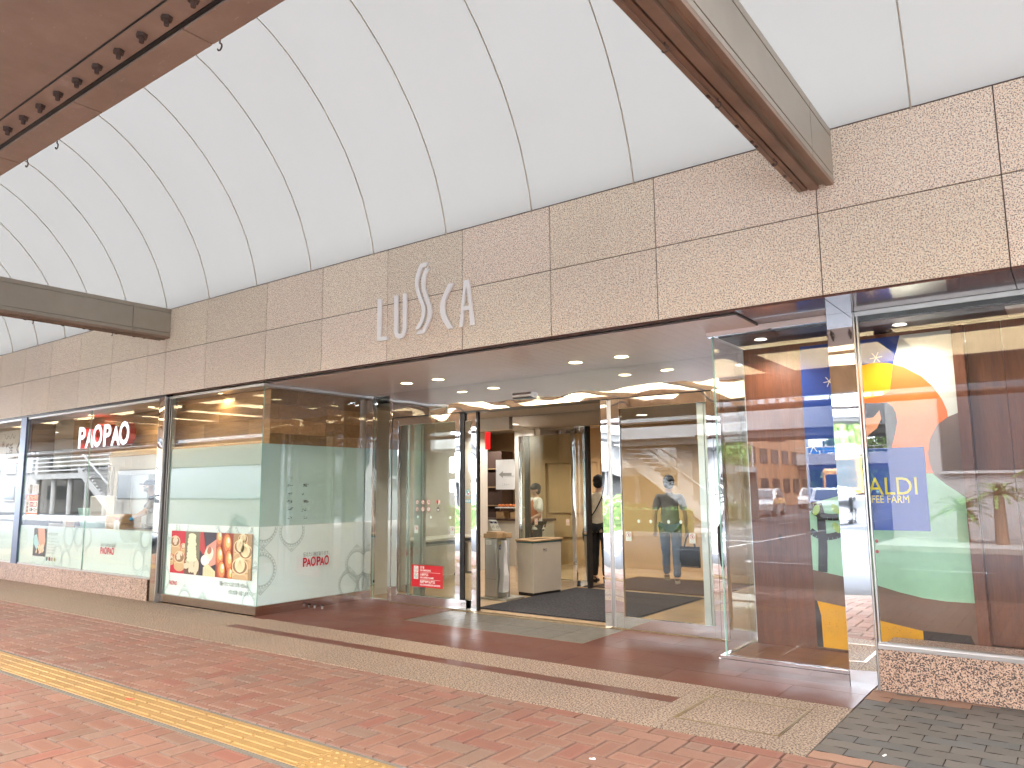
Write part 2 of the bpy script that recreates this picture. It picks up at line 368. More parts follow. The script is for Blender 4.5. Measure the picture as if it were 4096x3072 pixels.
class Art:
    """flat printed artwork on a plane: origin + U right + V up, N towards the viewer; layers 0.5 mm apart"""
    def __init__(s, o, U, V=(0, 0, 1), step=.0006):
        s.o = Vector(o); s.U = Vector(U); s.V = Vector(V); s.N = s.U.cross(s.V).normalized(); s.mb = MB(); s.st = step
        s.clip = None
    def P(s, u, v, l): return s.o+s.U*u+s.V*v+s.N*(l*s.st)
    def poly(s, pts, col, l=1):
        if s.clip:
            pts = clip_poly(pts, *s.clip)
            if len(pts) < 3: return
        s.mb.face([s.P(u, v, l) for u, v in pts], 0, col)
    def rect(s, u0, v0, u1, v1, col, l=1): s.poly([(u0, v0), (u1, v0), (u1, v1), (u0, v1)], col, l)
    def ellipse(s, cu, cv, ru, rv, col, l=1, n=20, rot=0):
        ca, sa = math.cos(rot), math.sin(rot)
        s.poly([(cu+ru*math.cos(t)*ca-rv*math.sin(t)*sa, cv+ru*math.cos(t)*sa+rv*math.sin(t)*ca) for t in [2*PI*i/n for i in range(n)]], col, l)
    def ring(s, cu, cv, r0, r1, col, l=1, n=28, a0=0, a1=2*PI):
        for i in range(n):
            t0 = a0+(a1-a0)*i/n; t1 = a0+(a1-a0)*(i+1)/n
            s.poly([(cu+r0*math.cos(t0), cv+r0*math.sin(t0)), (cu+r1*math.cos(t0), cv+r1*math.sin(t0)), (cu+r1*math.cos(t1), cv+r1*math.sin(t1)), (cu+r0*math.cos(t1), cv+r0*math.sin(t1))], col, l)
    def line(s, u0, v0, u1, v1, w, col, l=1):
        d = Vector((u1-u0, v1-v0)); d = Vector((-d.y, d.x)).normalized()*w/2
        s.poly([(u0+d.x, v0+d.y), (u0-d.x, v0-d.y), (u1-d.x, v1-d.y), (u1+d.x, v1+d.y)], col, l)
    def text(s, t, u, v, size, col, l=2, bold=0, sx=1, align='LEFT', width=None):
        V, F = text_geo(t, size, bold, 1, align)
        if not V: return
        if width:
            w = max(p[0] for p in V)-min(p[0] for p in V); sx = width/w
        s.mb.mesh([s.P(u+p[0]*sx, v+p[1], l) for p in V], F, 0, col)
    def build(s, name, parent=None, mat='print'): return s.mb.build(name, [mat], parent)
def clip_poly(pts, x0, y0, x1, y1):
    for ax, val, keep in ((0, x0, 1), (0, x1, -1), (1, y0, 1), (1, y1, -1)):
        o = []
        for i in range(len(pts)):
            a = pts[i]; b = pts[(i+1) % len(pts)]; ia = (a[ax]-val)*keep >= 0; ib = (b[ax]-val)*keep >= 0
            if ia: o.append(a)
            if ia != ib:
                t = (val-a[ax])/(b[ax]-a[ax]); o.append((a[0]+(b[0]-a[0])*t, a[1]+(b[1]-a[1])*t))
        pts = o
        if len(pts) < 3: return []
    return pts
def col(r, g, b): return tuple(((x/255)/12.92 if x/255 <= .04045 else ((x/255+.055)/1.055)**2.4) for x in (r, g, b))
def tone(a=.06): k = 1+rnd.uniform(-a, a); return (k, k*(1+rnd.uniform(-a, a)*.25), k*(1+rnd.uniform(-a, a)*.3))

# ================================================================== GROUND
g = MB(); g.face([(-400, -600, -.115), (400, -600, -.115), (400, 60, -.115), (-400, 60, -.115)])
struct('road', g, 'asphalt')
g = MB(); g.box(-60, .98, -.10, 30, 4.6, -.012); struct('paving_bed', g, 'joint_sand')
g = MB()
for i in range(-60, 31): g.box(i+.004, .80, -.11, i+.996, .976, -.002)
struct('kerb', g, 'kerb_stone', bevel=.01)
A = .1365
def brick_rows(mb, x0, x1, y0, y1, ax, ay):
    i0 = int((x0-ax)/A)-3; i1 = int((x1-ax)/A)+3; j0 = int((y0-ay)/A)-3; j1 = int((y1-ay)/A)+3
    for i in range(i0, i1):
        for j in range(j0, j1):
            c = (i-j) % 4
            if c == 0: r = (ax+i*A, ay+j*A, ax+(i+2)*A, ay+(j+1)*A)
            elif c == 3: r = (ax+i*A, ay+j*A, ax+(i+1)*A, ay+(j+2)*A)
            else: continue
            r = (max(r[0], x0), max(r[1], y0), min(r[2], x1), min(r[3], y1))
            if r[2]-r[0] < .02 or r[3]-r[1] < .02: continue
            one_brick(mb, *r)
def one_brick(mb, x0, y0, x1, y1, pal=None):
    q = .0045
    x0 += q; y0 += q; x1 -= q; y1 -= q
    t = rnd.random(); k = rnd.uniform(.9, 1.1)
    base = (.262*k, .138*k, .098*k) if t < .72 else ((.25*k, .155*k, .115*k) if t < .9 else (.26*k, .115*k, .083*k))
    if pal: base = tuple(p*k for p in pal)
    inner = tuple(b*f for b, f in zip(base, (.93, .82, .80) if rnd.random() < .6 else (1, .97, .97)))
    b = .004; z = rnd.uniform(-.0015, .0); w = min(.026, (x1-x0)*.3, (y1-y0)*.3)
    o = [(x0, y0), (x1, y0), (x1, y1), (x0, y1)]; a = [(x0+b, y0+b), (x1-b, y0+b), (x1-b, y1-b), (x0+b, y1-b)]; c = [(x0+w, y0+w), (x1-w, y0+w), (x1-w, y1-w), (x0+w, y1-w)]
    tl = [rnd.uniform(-.0008, .0008) for _ in range(4)]
    for n in range(4):
        m = (n+1) % 4
        mb.face([(*o[n], -.012), (*o[m], -.012), (*a[m], z+tl[m]), (*a[n], z+tl[n])], 0, tuple(x*.75 for x in base))
        mb.face([(*a[n], z+tl[n]), (*a[m], z+tl[m]), (*c[m], z), (*c[n], z)], 0, base)
    mb.face([(*p, z) for p in c], 0, inner)
g = MB()
brick_rows(g, -24, 3.5, 3.19, 4.478, -2.424, 4.3475)
brick_rows(g, -24, 3.5, .98, 2.80, -2.424, 2.25)
x = -1.755-.27*90
while x < 3.5:
    if x+.27 > -24: one_brick(g, x, 4.482, x+.27, 4.598)
    x += .27
brick_rows(g, -2.98, 3.5, 2.80, 3.19, -2.424, 2.25)
struct('brick_pavement', g, 'paving_brick')
# dark pavers right of the granite
g = MB(); g.box(-1.376, 4.604, -.10, 3.6, 6.345, -.014); struct('paver_bed', g, 'joint_sand')
g = MB(); y = 4.61; row = 0
while y < 6.34:
    x = -1.374-(row % 2)*.16
    while x < 3.5:
        xa, xb = max(x+.003, -1.374), min(x+.317, 3.5); ya, yb = y+.003, min(y+.127, 6.342)
        if xb-xa > .03:
            t = rnd.random(); k = rnd.uniform(.85, 1.15)
            red = rnd.random() < (.09 if y < 6.0 else .3)
            c = tuple(v*k for v in ((.30, .17, .115) if red else (.13, .112, .096) if t > .3 else (.11, .104, .098)))
            n = 8; wv = [.006*math.sin((xa+(xb-xa)*i/n)*39+row*PI) for i in range(n+1)]
            top = [(xa+(xb-xa)*i/n, yb+wv[i], -.001) for i in range(n+1)]; bot = [(xa+(xb-xa)*i/n, ya-.0+wv[i], -.001) for i in range(n+1)]
            g.face(bot+top[::-1], 0, c)
            g.face([(xa, ya, -.014), (xb, ya, -.014), bot[-1], bot[0]], 0, tuple(v*.6 for v in c))
        x += .32
    y += .13; row += 1
struct('dark_pavement', g, 'paving_brick')
# granite strip with a red inlay
g = MB()
def slab(mb, x0, y0, x1, y1, q=.0015, t=.05, z=0):
    mb.box(x0+q, y0+q, z-.05, x1-q, y1-q, z, 0, tone(t))
g0 = MB(); g0.box(-24, 4.602, -.1, -1.38, 5.7, -.006); g0.box(-8.2, 5.7, -.1, -1.38, 7.6, -.006); struct('granite_bed', g0, 'joint_dark')
xs = [-24+1.5*i for i in range(11)]+[-7.9, -6.9, -5.9, -4.9, -3.87, -2.46, -1.38]
for i in range(len(xs)-1):
    x0, x1 = xs[i], xs[i+1]
    if x0 < -7.95: slab(g, x0, 4.602, x1, 5.17); slab(g, x0, 5.17, x1, 5.70)
    elif x1 > -2.4:
        slab(g, x0, 4.602, -2.30, 5.74); slab(g, -2.30, 5.52, -1.60, 5.74); slab(g, -2.30, 4.602, -1.60, 4.86); slab(g, -1.60, 4.602, -1.38, 5.74)
    else: slab(g, x0, 4.602, x1, 5.178); slab(g, x0, 5.332, x1, 5.74)
struct('granite_pavement', g, 'floor_granite')
g = MB()
for i in range(11, len(xs)-2): slab(g, xs[i], 5.18, xs[i+1], 5.33)
slab(g, -8.2, 5.7, -7.9, 5.74)
ys = [5.742, 6.15, 6.60, 7.05, 7.5]
for j in range(4):
    x = -8.17
    if j: x -= 0
    off = .5*(j % 2); edges = [-8.17]+[-7.6+off+.95*k for k in range(8) if -8.1 < -7.6+off+.95*k < -1.5]+[-1.38]
    for a_, b_ in zip(edges[:-1], edges[1:]):
        y0, y1 = ys[j], ys[j+1]
        for (p, q_) in ([(a_, b_)]):
            if y0 >= 6.59:                                # leave the grating recess free
                if a_ < -6.50: slab(g, a_, y0, min(b_, -6.505), y1, t=.1)
                if b_ > -4.06: slab(g, max(a_, -4.055), y0, b_, y1, t=.1)
            else: slab(g, a_, y0, b_, y1, t=.1)
struct('red_granite_pavement', g, 'red_granite')
# drain grating mat before the doors
t = thing('floor_grating', 'grey ridged metal drain grating let into the red floor before the open doors', 'grating', (-5.28, 7.0, 0))
g = MB()
for i in range(6):
    for j in range(2):
        x0 = -1.22+i*.407; y0 = -.40+j*.43; c = tone(.05)
        for k in range(20): g.box(x0+.003, y0+.003+k*.0212, -.03, x0+.404, y0+.003+k*.0212+.014, -.002, 0, c)
g.build('grating_bars', 'grate', t)
g = MB(); g.box(-1.222, -.405, -.05, 1.222, .46, -.012); g.build('tray', 'mortar', t)
g = MB(); g.box(-1.228, -.409, -.05, 1.226, -.4065, .001); g.box(-1.228, -.4065, -.05, -1.2255, .46, .001); g.box(1.2235, -.4065, -.05, 1.226, .46, .001); g.build('rim', 'brass', t)
# tactile path
g = MB(); g.box(-24, 2.803, -.1, -2.98, 3.187, -.004); struct('tactile_bed', g, 'mortar')
g = MB(); x = -3.62-.318*70; n = 0
while x < -3.0:
    if x > -24.3:
        x0, x1 = x+.002, x+.316; c = tone(.07)
        g.box(x0, 2.842, -.03, x1, 3.148, .001, 0, c)
        if x > -3.7:
            for i in range(5):
                for j in range(5): g.cyl((x0+.035+i*.061, 2.873+j*.061, .001), (x0+.035+i*.061, 2.873+j*.061, .006), .014, .009, 10, 0, c)
        else:
            for j in range(4):
                yy = 2.868+j*.075; g.prism([(yy, .001), (yy+.030, .001), (yy+.024, .006), (yy+.006, .006)], lambda u, v, d: (d, u, v), x0+.012, x1-.012, 0, c)
    x += .318
tag(g.build('tactile_paving', 'yellow_tile'), kind='structure')
# manhole with brass frame
t = thing('access_cover', 'granite filled floor access cover in a brown metal frame near the right pavers', 'cover', (-1.95, 5.19, 0))
g = MB(); g.box(-.335, -.315, -.04, .335, .315, .0005); g.build('cover_stone', 'floor_granite', t)
g = MB()
for a0, a1, w in ((.336, .348, 0), (.351, .36, 0)):
    g.box(-a1+.01, -.33 if a1 > .35 else -.322, -.04, -a0+.01, .33, .003); g.box(a0-.01, -.33, -.04, a1-.01, .33, .003)
for b0, b1 in ((-.33, -.322), (-.319, -.316), (.316, .319), (.322, .33)): g.box(-.325, b0, -.04, .325, b1, .003)
g.build('cover_frame', 'brass', t)
# litter
for i, (x, y, s, r) in enumerate(((-2.33, 3.87, .035, .2), (-1.02, 4.86, .03, 1.3))):
    g = MB(); g.obox((x, y, .003), (s, .010, .004), r, 0, (.9, .9, .88)); g.obox((x+.006, y+.006, .006), (s*.4, .008, .003), r+.6, 0, (.9, .9, .88))
    tag(g.build('paper_scrap', 'print'), ['small white paper scrap on the red bricks at the lower edge', 'small white paper scrap on the dark grey pavers'][i], 'litter')
g = MB(); g.obox((-5.72, 2.985, .008), (.05, .014, .003), .4, 0, (.6, .02, .02)); g.obox((-5.70, 3.0, .010), (.04, .010, .003), .5, 0, (.6, .02, .02)); tag(g.build('paper_scrap', 'print'), 'torn red scrap on the yellow tactile tiles', 'litter')

# ================================================================== BUILDING
B = thing('shopping_building', 'low commercial building with pink speckled granite band, glass shop fronts and chrome framed entrance', 'building', (0, 0, 0))
YB = 5.73
jx = [-23.0, -21.9, -20.8, -19.72, -18.63, -17.54, -16.45, -15.37, -14.28, -13.19, -12.10, -11.0, -10.50, -9.46, -8.12, -7.035, -5.94, -4.863, -3.79, -2.715, -1.396, -.237, .85, 1.94, 3.03]
g = MB()
for i in range(len(jx)-1):
    for z0, z1 in ((2.895, 3.519), (3.519, 4.14)):
        g.box(jx[i]+.004, YB, z0+(.004 if z0 > 3 else 0), jx[i+1]-.004, YB+.06, z1-(.004 if z0 < 3 else 0), 0, tone(.06))
g.build('granite_band', 'band_granite', B, bevel=.0015)
g = MB(); g.box(-23.1, YB+.009, 2.899, 3.1, YB+.13, 4.135); g.box(-23.1, YB-.002, 4.141, 3.1, YB+.13, 4.149); g.build('band_backing', 'joint_dark', B)
g = MB(); g.box(-23.1, YB+.002, 2.880, -2.08, YB+.075, 2.8945); g.build('band_lip', 'soffit_granite', B)
g = MB()
for a_, b_ in zip([-2.08, -1.396, -.237, .85, 1.94], [-1.396, -.237, .85, 1.94, 3.0]): g.box(a_+.003, YB+.002, 2.875, b_-.003, 6.44, 2.8945)
g.build('soffit', 'soffit_granite', B)
g = MB(); g.box(-23.1, 5.87, 4.14, 3.1, 16, 4.19); g.build('roof', 'white_roof', B)
g = MB(); g.box(-23.1, 15.9, 0, 3.1, 16, 4.1); g.box(-23.2, 5.87, 0, -23.1, 16, 4.14); g.box(3.0, 6.45, 0, 3.1, 15.9, 4.14); g.build('outer_shell', 'concrete', B)
g = MB(); g.box(-23.1, 5.72, -.14, 3.0, 16, -.045); g.build('foundation', 'concrete', B)
# recess ceiling: boards running into the depth
g = MB(); x = -8.14
while x < -2.1:
    x1 = min(x+.118, -2.085); g.box(x, 5.812, 2.858, x1, 7.50, 2.87); x += .12
g.box(-8.14, 5.812, 2.8605, -2.085, 7.5, 2.872)
g.build('recess_ceiling', 'ceiling_panel', B)
# stone base, left shop
g = MB(); xx = [-23, -22, -20.9, -19.8, -18.7, -17.6, -16.5, -15.4, -14.3, -13.22, -12.13, -11.05, -10.6]
for a_, b_ in zip(xx[:-1], xx[1:]): g.box(a_+.003, 5.70, 0, b_-.003, 5.80, .292, 0, tone(.06))
g.box(-23, 5.706, 0, -10.6, 5.79, .288, 0, (.25, .22, .2))
g.build('stone_base', 'base_granite', B)
g = MB()
for a_, b_ in zip([-1.325, -.1, 1.1], [-.1, 1.1, 3.0]): g.box(a_+.002, 6.35, 0, b_-.002, 6.43, .298, 0, tone(.04))
g.box(-1.325, 6.432, 0, 3.0, 6.95, .290, 0, (.9, .95, 1))
g.build('stone_base', 'base_granite', B)

def frame_box(mb, x0, z0, x1, z1, y0, y1, w):
    mb.box(x0, y0, z0, x0+w, y1, z1); mb.box(x1-w, y0, z0, x1, y1, z1); mb.box(x0+w, y0, z0, x1-w, y1, z0+w); mb.box(x0+w, y0, z1-w, x1-w, y1, z1)
# --- shop windows of the left shop
def shop_window(x0, x1, y, z0, z1, name='shop_window', fr='aluminium'):
    f = MB(); f.box(x0, y-.012, z0-.022, x1, y+.04, z0)
    w = f.build(name, fr, B, bevel=.002)
    f = MB(); f.box(x0, y-.012, z1, x1, y+.03, z1+.035); f.build('head_rail', fr, w, bevel=.002)
    p = MB(); p.pane(x0+.002, y, z0, x1-.002, y+.010, z1); p.build('pane', ['glass', 'glass_edge'], w)
    return w
HEAD = 2.815
MINT = (.62, .80, .74); LACE = (.47, .58, .55)
def lace(a, cu, cv, r, arcs=True):
    a.ring(cu, cv, r*.80, r*.84, LACE, 1.5, 30); a.ring(cu, cv, r*.97, r*1.0, LACE, 1.5, 30)
    n = 30
    for i in range(n):
        t = 2*PI*i/n; d = PI/n
        a.poly([(cu+r*.85*math.cos(t-d), cv+r*.85*math.sin(t-d)), (cu+r*.96*math.cos(t), cv+r*.96*math.sin(t)), (cu+r*.85*math.cos(t+d), cv+r*.85*math.sin(t+d))], LACE, 1.5)
def lace_corner(a, cu, cv, r, k):
    s2 = 1.32
    t = k*PI/2; tip = (cu+r*s2*math.cos(t), cv+r*s2*math.sin(t))
    for sgn in (-1, 1):
        p = (cu+r*math.cos(t+sgn*.75), cv+r*math.sin(t+sgn*.75)); a.line(*p, *tip, r*.035, LACE, 1.6)
    a.ring(cu+r*1.13*math.cos(t), cv+r*1.13*math.sin(t), r*.03, r*.07, LACE, 1.6, 10)
    for q in (-.22, .22): a.line(cu+r*1.02*math.cos(t+q), cv+r*1.02*math.sin(t+q), tip[0], tip[1], r*.02, LACE, 1.6)
RED = (.52, .012, .035)
def logo(a, u, v, h, w, c=RED, l=2):
    # PAOPAO word mark: tall P and O, small A
    s = h/.72; cw = w/5.35
    for k, (ch, sc) in enumerate((('P', 1), ('A', .86), ('O', 1.06), ('P', 1), ('A', .86), ('O', 1.06))):
        a.text(ch, u+cw*(.0, .80, 1.62, 2.78, 3.58, 4.40)[k], v, s*sc, c, l, bold=.03*h, width=cw*(.78, .95, 1.0, .78, .95, 1.0)[k])
win = [(-23, -15.30), (-15.03, -12.665), (-12.655, -10.60)]
for i, (a_, b_) in enumerate(win):
    w = shop_window(a_, b_, 5.735, .315, HEAD)
    top = .955 if i else .94
    f = MB(); f.box(a_+.004, 5.7465, .318, b_-.004, 5.749, top); f.build('printed_film', 'mint_film', w)
    if i:
        a = Art((a_, 5.7335, .315), (1, 0, 0)); W = b_-a_; a.clip = (.005, .005, W-.005, top-.317)
        if i == 1:
            for (u, v, r) in ((.16, .42, .16), (1.50, .17, .19), (1.86, .50, .19), (1.80, .12, .17), (2.2, .5, .17), (1.12, -.05, .16), (.62, -.1, .16)): lace(a, u, v, r); lace_corner(a, u, v, r, 3); lace_corner(a, u, v, r, 1)
            a.rect(.58, .14, 1.05, .60, (.02, .012, .01), 2)                     # photo of hands shaping dough
            a.poly([(.72, .60), (.98, .60), (1.04, .40), (.98, .22), (.82, .17), (.78, .36)], (.50, .25, .14), 3)
            a.poly([(.60, .48), (.70, .50), (.80, .34), (.72, .24), (.60, .34)], (.28, .50, .50), 4)
            for k in range(16): a.ellipse(.70+.28*rnd.random(), .17+.16*rnd.random(), .035, .022, (.62, .44, .25), 4+k*.1, 10, rnd.random()*3)
            a.clip = None
            a.text('私たちのこだわり', 1.14, .50, .055, (.10, .13, .12), 2, width=.34)
            for k in range(6): a.text('皮から手づくり素材と味に心をこめて', 1.13, .435-.047*k, .026, (.22, .26, .25), 2, width=.33-.02*(k % 3))
            for k, c in enumerate(((.02, .10, .05), (.30, .02, .02), (.35, .28, .20), (.25, .28, .12))): a.ellipse(1.14+.095*k, .11, .033, .033, c, 2)
        else:
            for (u, v, r) in ((.08, .50, .17), (1.86, .55, .17), (1.70, .22, .17), (1.95, -.02, .15)): lace(a, u, v, r); lace_corner(a, u, v, r, 3); lace_corner(a, u, v, r, 1)
            a.clip = None
            a.text('伝えたい味があります。', .58, .385, .055, (.14, .18, .16), 2, width=.44)
            logo(a, .57, .27, .10, .42)
        a.build('window_graphics', w)
g = MB(); g.box(-15.28, 5.71, 0, -15.05, 5.80, 2.86, 0); g.build('blue_steel_pillar', 'blue_pillar', B)
g = MB(); g.box(-23, 5.705, 2.852, -10.37, 5.80, 2.879); g.build('window_head', 'black_metal', B)
g = MB(); g.box(-10.56, 5.715, 0, -10.40, 5.85, 2.878); g.build('mirror_pillar', 'chrome_wavy', B)
g = MB(); g.box(-10.397, 5.70, 0, -10.375, 5.86, 2.86); g.box(-10.345, 5.745, .10, -10.325, 5.80, 2.84); g.box(-10.30, 5.75, .10, -10.285, 5.80, 2.84); g.build('window_jamb', 'steel', B)
# --- projecting glass corner of the left shop
V1 = MB(); V1.box(-10.37, 5.752, 0, -8.155, 5.80, .085); V1.box(-10.37, 5.744, .088, -8.147, 5.80, .118); V1.box(-8.203, 5.80, 0, -8.155, 7.56, .085); V1.box(-8.195, 5.80, .088, -8.147, 7.56, .118)
cw_ = V1.build('corner_window', 'polished_base', B)
p = MB(); p.pane(-10.27, 5.765, .118, -8.162, 5.775, 2.822); p.build('pane', ['clear_glass', 'glass_edge'], cw_)
p = MB(); p.pane(-8.172, 5.777, .118, -8.162, 7.55, 2.822); p.build('pane', ['clear_glass', 'glass_edge'], cw_)
p = MB(); p.box(-10.37, 5.755, 2.823, -8.155, 5.81, 2.858); p.box(-8.19, 5.81, 2.823, -8.155, 7.55, 2.857); p.build('head_rail', 'aluminium', cw_)
p = MB(); p.box(-10.268, 5.7765, .12, -8.176, 5.779, 1.068); p.box(-8.177, 5.781, .12, -8.1745, 7.53, 1.068); p.build('printed_film', 'mint_film', cw_)
p = MB(); p.box(-10.268, 5.7765, 1.07, -8.176, 5.779, 2.10); p.box(-8.177, 5.781, 1.07, -8.1745, 7.53, 2.10); p.build('frosted_film', 'frost_film', cw_)
a = Art((-10.27, 5.7635, .118), (1, 0, 0)); a.clip = (.01, .005, 2.1, .945)
for (u, v, r) in ((.10, .90, .17), (.42, .92, .12), (1.36, 1.02, .20), (1.80, 1.00, .20), (2.02, .60, .17), (2.06, .30, .18), (-.02, .22, .17), (.52, -.06, .17), (.95, -.10, .15), (1.95, .02, .14)): lace(a, u, v, r); lace_corner(a, u, v, r, 3); lace_corner(a, u, v, r, 1)
a.clip = None
a.text('商品一つひとつに私たちの想いを包み込み、', 1.32, .205, .062, (.03, .05, .05), 3, width=.63)
a.text('大切なお客様へお届けします。', 1.52, .110, .062, (.03, .05, .05), 3, width=.43)
logo(a, .13, .135, .055, .19, l=3)
a.build('window_graphics', cw_)
# the food photograph on the front pane
a = Art((-10.135, 5.7605, .415), (1, 0, 0)); PW, PH = 1.855, .562; a.clip = (0, 0, PW, PH); s5 = PW/5.3
a.rect(0, 0, PW, PH, (.10, .05, .03), 0)
E = [0, .19*PW, .38*PW, .585*PW, .785*PW, PW]
cols = [(.50, .01, .03), (.16, .15, .09), (.02, .015, .03), (.25, .04, .02), (.33, .22, .11)]
for k in range(5): a.rect(E[k], 0, E[k+1], PH, cols[k], 1)
def steamer(cx, cy, r, fill, x0, x1, lay=2):
    a.clip = (x0, 0, x1, PH)
    a.rect(cx-r, cy-r*1.0, cx+r, cy, (.60, .42, .22), lay); a.ellipse(cx, cy-r*1.0, r, r*.45, (.52, .35, .18), lay+.5); a.ellipse(cx, cy, r, r*.62, (.72, .54, .32), lay+1); a.ellipse(cx, cy, r*.88, r*.52, (.25, .15, .07), lay+2)
    a.rect(cx-r, cy-r*.5, cx+r, cy-r*.42, (.42, .27, .13), lay+.8)
    if fill == 0:
        for q in range(14):
            an = rnd.random()*6.3; d = rnd.random()*r*.62; a.ellipse(cx+d*math.cos(an), cy+d*math.sin(an)*.6+r*.1, r*.22, r*.15, (.62+.1*rnd.random(), .56, .42), lay+3+q*.2, 12, rnd.random()*3); 
    else:
        a.ellipse(cx, cy+r*.12, r*.62, r*.55, (.70, .62, .38), lay+3)
        a.ellipse(cx, cy+r*.5, r*.25, r*.16, (.78, .70, .46), lay+4)
        for q in range(7): a.line(cx, cy+r*.5, cx-r*.5+q*r*.167, cy-r*.25, r*.03, (.52, .44, .24), lay+5)
for (x, y, r, f, k) in ((.10, .42, .125, 0, 0), (.31, .36, .07, 0, 0), (.23, .215, .13, 0, 0), (.02, .20, .07, 0, 0), (1.62, .40, .15, 2, 4), (1.66, .50, .1, 2, 4), (1.62, .16, .17, 1, 4), (1.72, .34, .15, 1, 4)): steamer(x, y, r, f and 1, E[k], E[k+1], 2 if y > .3 else 8)
a.clip = (E[1], 0, E[2], PH)
a.rect(E[1], 0, E[2], .2, (.10, .05, .03), 2)
for q in range(9): a.ellipse(E[1]+.17+rnd.uniform(-.012, .012), .20+q*.038, .125-.004*q, .035, (.70+.03*(q % 2), .68, .46), 3+q*.4, 16, rnd.uniform(-.1, .1))
a.ellipse(E[1]+.17, .17, .15, .05, (.45, .46, .28), 2.5)
for q in range(10): a.ellipse(E[1]+.05+.28*rnd.random(), .05+.09*rnd.random(), .07, .04, (.62, .54, .38), 8+q*.3, 12, rnd.random()*3)
a.clip = (E[2], 0, E[3], PH)
a.poly([(E[2], PH), (E[2]+.08, PH), (E[2]+.14, .34), (E[2]+.10, .26), (E[2], .33)], (.40, .03, .03), 3)
a.poly([(E[3], PH*.85), (E[3], .16), (E[3]-.14, .12), (E[3]-.28, .20), (E[3]-.22, .38)], (.60, .27, .20), 4)
a.ellipse(E[2]+.22, .28, .11, .09, (.78, .62, .50), 5, 20, .6); a.ellipse(E[2]+.23, .33, .055, .045, (.38, .14, .08), 6, 14, .6); a.ellipse(E[2]+.14, .20, .10, .07, (.80, .72, .66), 5.5)
a.poly([(E[2]+.10, 0), (E[2]+.10, .11), (E[2]+.2, .16), (E[3], .07), (E[3], 0)], (.62, .58, .34), 7)
for q in range(6): a.line(E[2]+.13+q*.04, .0, E[2]+.12+q*.04, .12-.012*q, .006, (.45, .40, .2), 8)
a.clip = (E[3], 0, E[4], PH)
for q, (x, y, w, h) in enumerate(((.05, .49, .08, .11), (.24, .42, .10, .14), (.08, .26, .09, .14), (.29, .22, .08, .14), (.14, .09, .09, .12), (.33, .04, .06, .1))):
    a.ellipse(E[3]+x, y, w, h, (.42, .10, .035), 3+q*3, 22, .1); a.ellipse(E[3]+x+.01, y+.015, w*.78, h*.8, (.62, .22, .07), 4+q*3, 20, .1); a.ellipse(E[3]+x+.02, y+.03, w*.5, h*.5, (.82, .50, .18), 4.6+q*3, 16, .1); a.ellipse(E[3]+x+.03, y+.05, w*.2, h*.25, (1, .88, .62), 5.2+q*3, 12, .1)
a.clip = None
for k in range(6): pass
poster = a.build('food_photo', cw_)
a = Art((-8.1605, 5.777, .118), (0, 1, 0)); a.clip = (.0, .005, 1.75, .945)
for (u, v, r) in ((.06, .95, .20), (.48, .88, .20), (.04, .42, .22), (1.58, .38, .20), (1.44, .12, .18), (1.75, .10, .16)): lace(a, u, v, r); lace_corner(a, u, v, r, 3); lace_corner(a, u, v, r, 1)
a.clip = None
a.text('伝えたい味があります。', .665, .545, .062, (.14, .18, .16), 2, width=.43)
logo(a, .66, .415, .115, .425)
a.build('window_graphics', cw_)
a = Art((-8.1605, 5.777, .118), (0, 1, 0)); DK = (.05, .06, .05)                # remains of a peeled off notice
for (u, v, s_) in ((.43, 1.57, .5), (.43, 1.46, .7), (.68, 1.46, 1), (.43, 1.35, .8), (.63, 1.345, .6), (.43, 1.25, .9), (.69, 1.25, 1.3), (.44, 1.16, 1), (.66, 1.14, .7), (.44, 1.05, .6), (.69, 1.04, .5)):
    for q in range(int(16*s_)): 
        w_ = rnd.uniform(.006, .05)*s_; uu = u+rnd.uniform(-.035, .035); vv = v+rnd.uniform(-.018, .018); a.poly([(uu-w_/2, vv), (uu, vv-.002-rnd.random()*.004), (uu+w_/2, vv+.001), (uu, vv+.003)], DK, 1+q*.05)
a.build('adhesive_residue', cw_)
# --- narrow sidelight and posts left of the doors
g = MB(); g.box(-8.15, 7.48, 0, -8.01, 7.56, 2.857); g.box(-7.69, 7.49, 0, -7.64, 7.55, 2.857); g.box(-8.01, 7.49, 0, -7.69, 7.55, .03); g.box(-8.01, 7.49, 2.82, -7.69, 7.55, 2.857)
sl = g.build('sidelight', 'chrome', B); p = MB(); p.pane(-8.009, 7.515, .031, -7.691, 7.525, 2.819); p.build('pane', ['door_glass', 'glass_edge'], sl)
# --- header mirror above the doors
g = MB(); g.box(-7.64, 7.495, 2.506, -2.9, 7.75, 2.8575); g.build('entrance_header', 'chrome_wavy', B)
g = MB(); g.box(-7.63, 7.485, 2.494, -2.985, 7.70, 2.504); g.build('header_groove', 'black_metal', B)
g = MB(); g.box(-2.985, 7.495, 0, -2.905, 7.60, 2.505); g.box(-2.52, 7.495, 0, -2.40, 7.60, 2.8575); g.box(-2.9, 7.495, 0, -2.525, 7.60, .115); g.box(-2.9, 7.497, 2.40, -2.525, 7.60, 2.8575)
rp = g.build('side_window', 'chrome', B); p = MB(); p.pane(-2.903, 7.52, .117, -2.523, 7.53, 2.398); p.build('pane', ['door_glass', 'glass_edge'], rp)
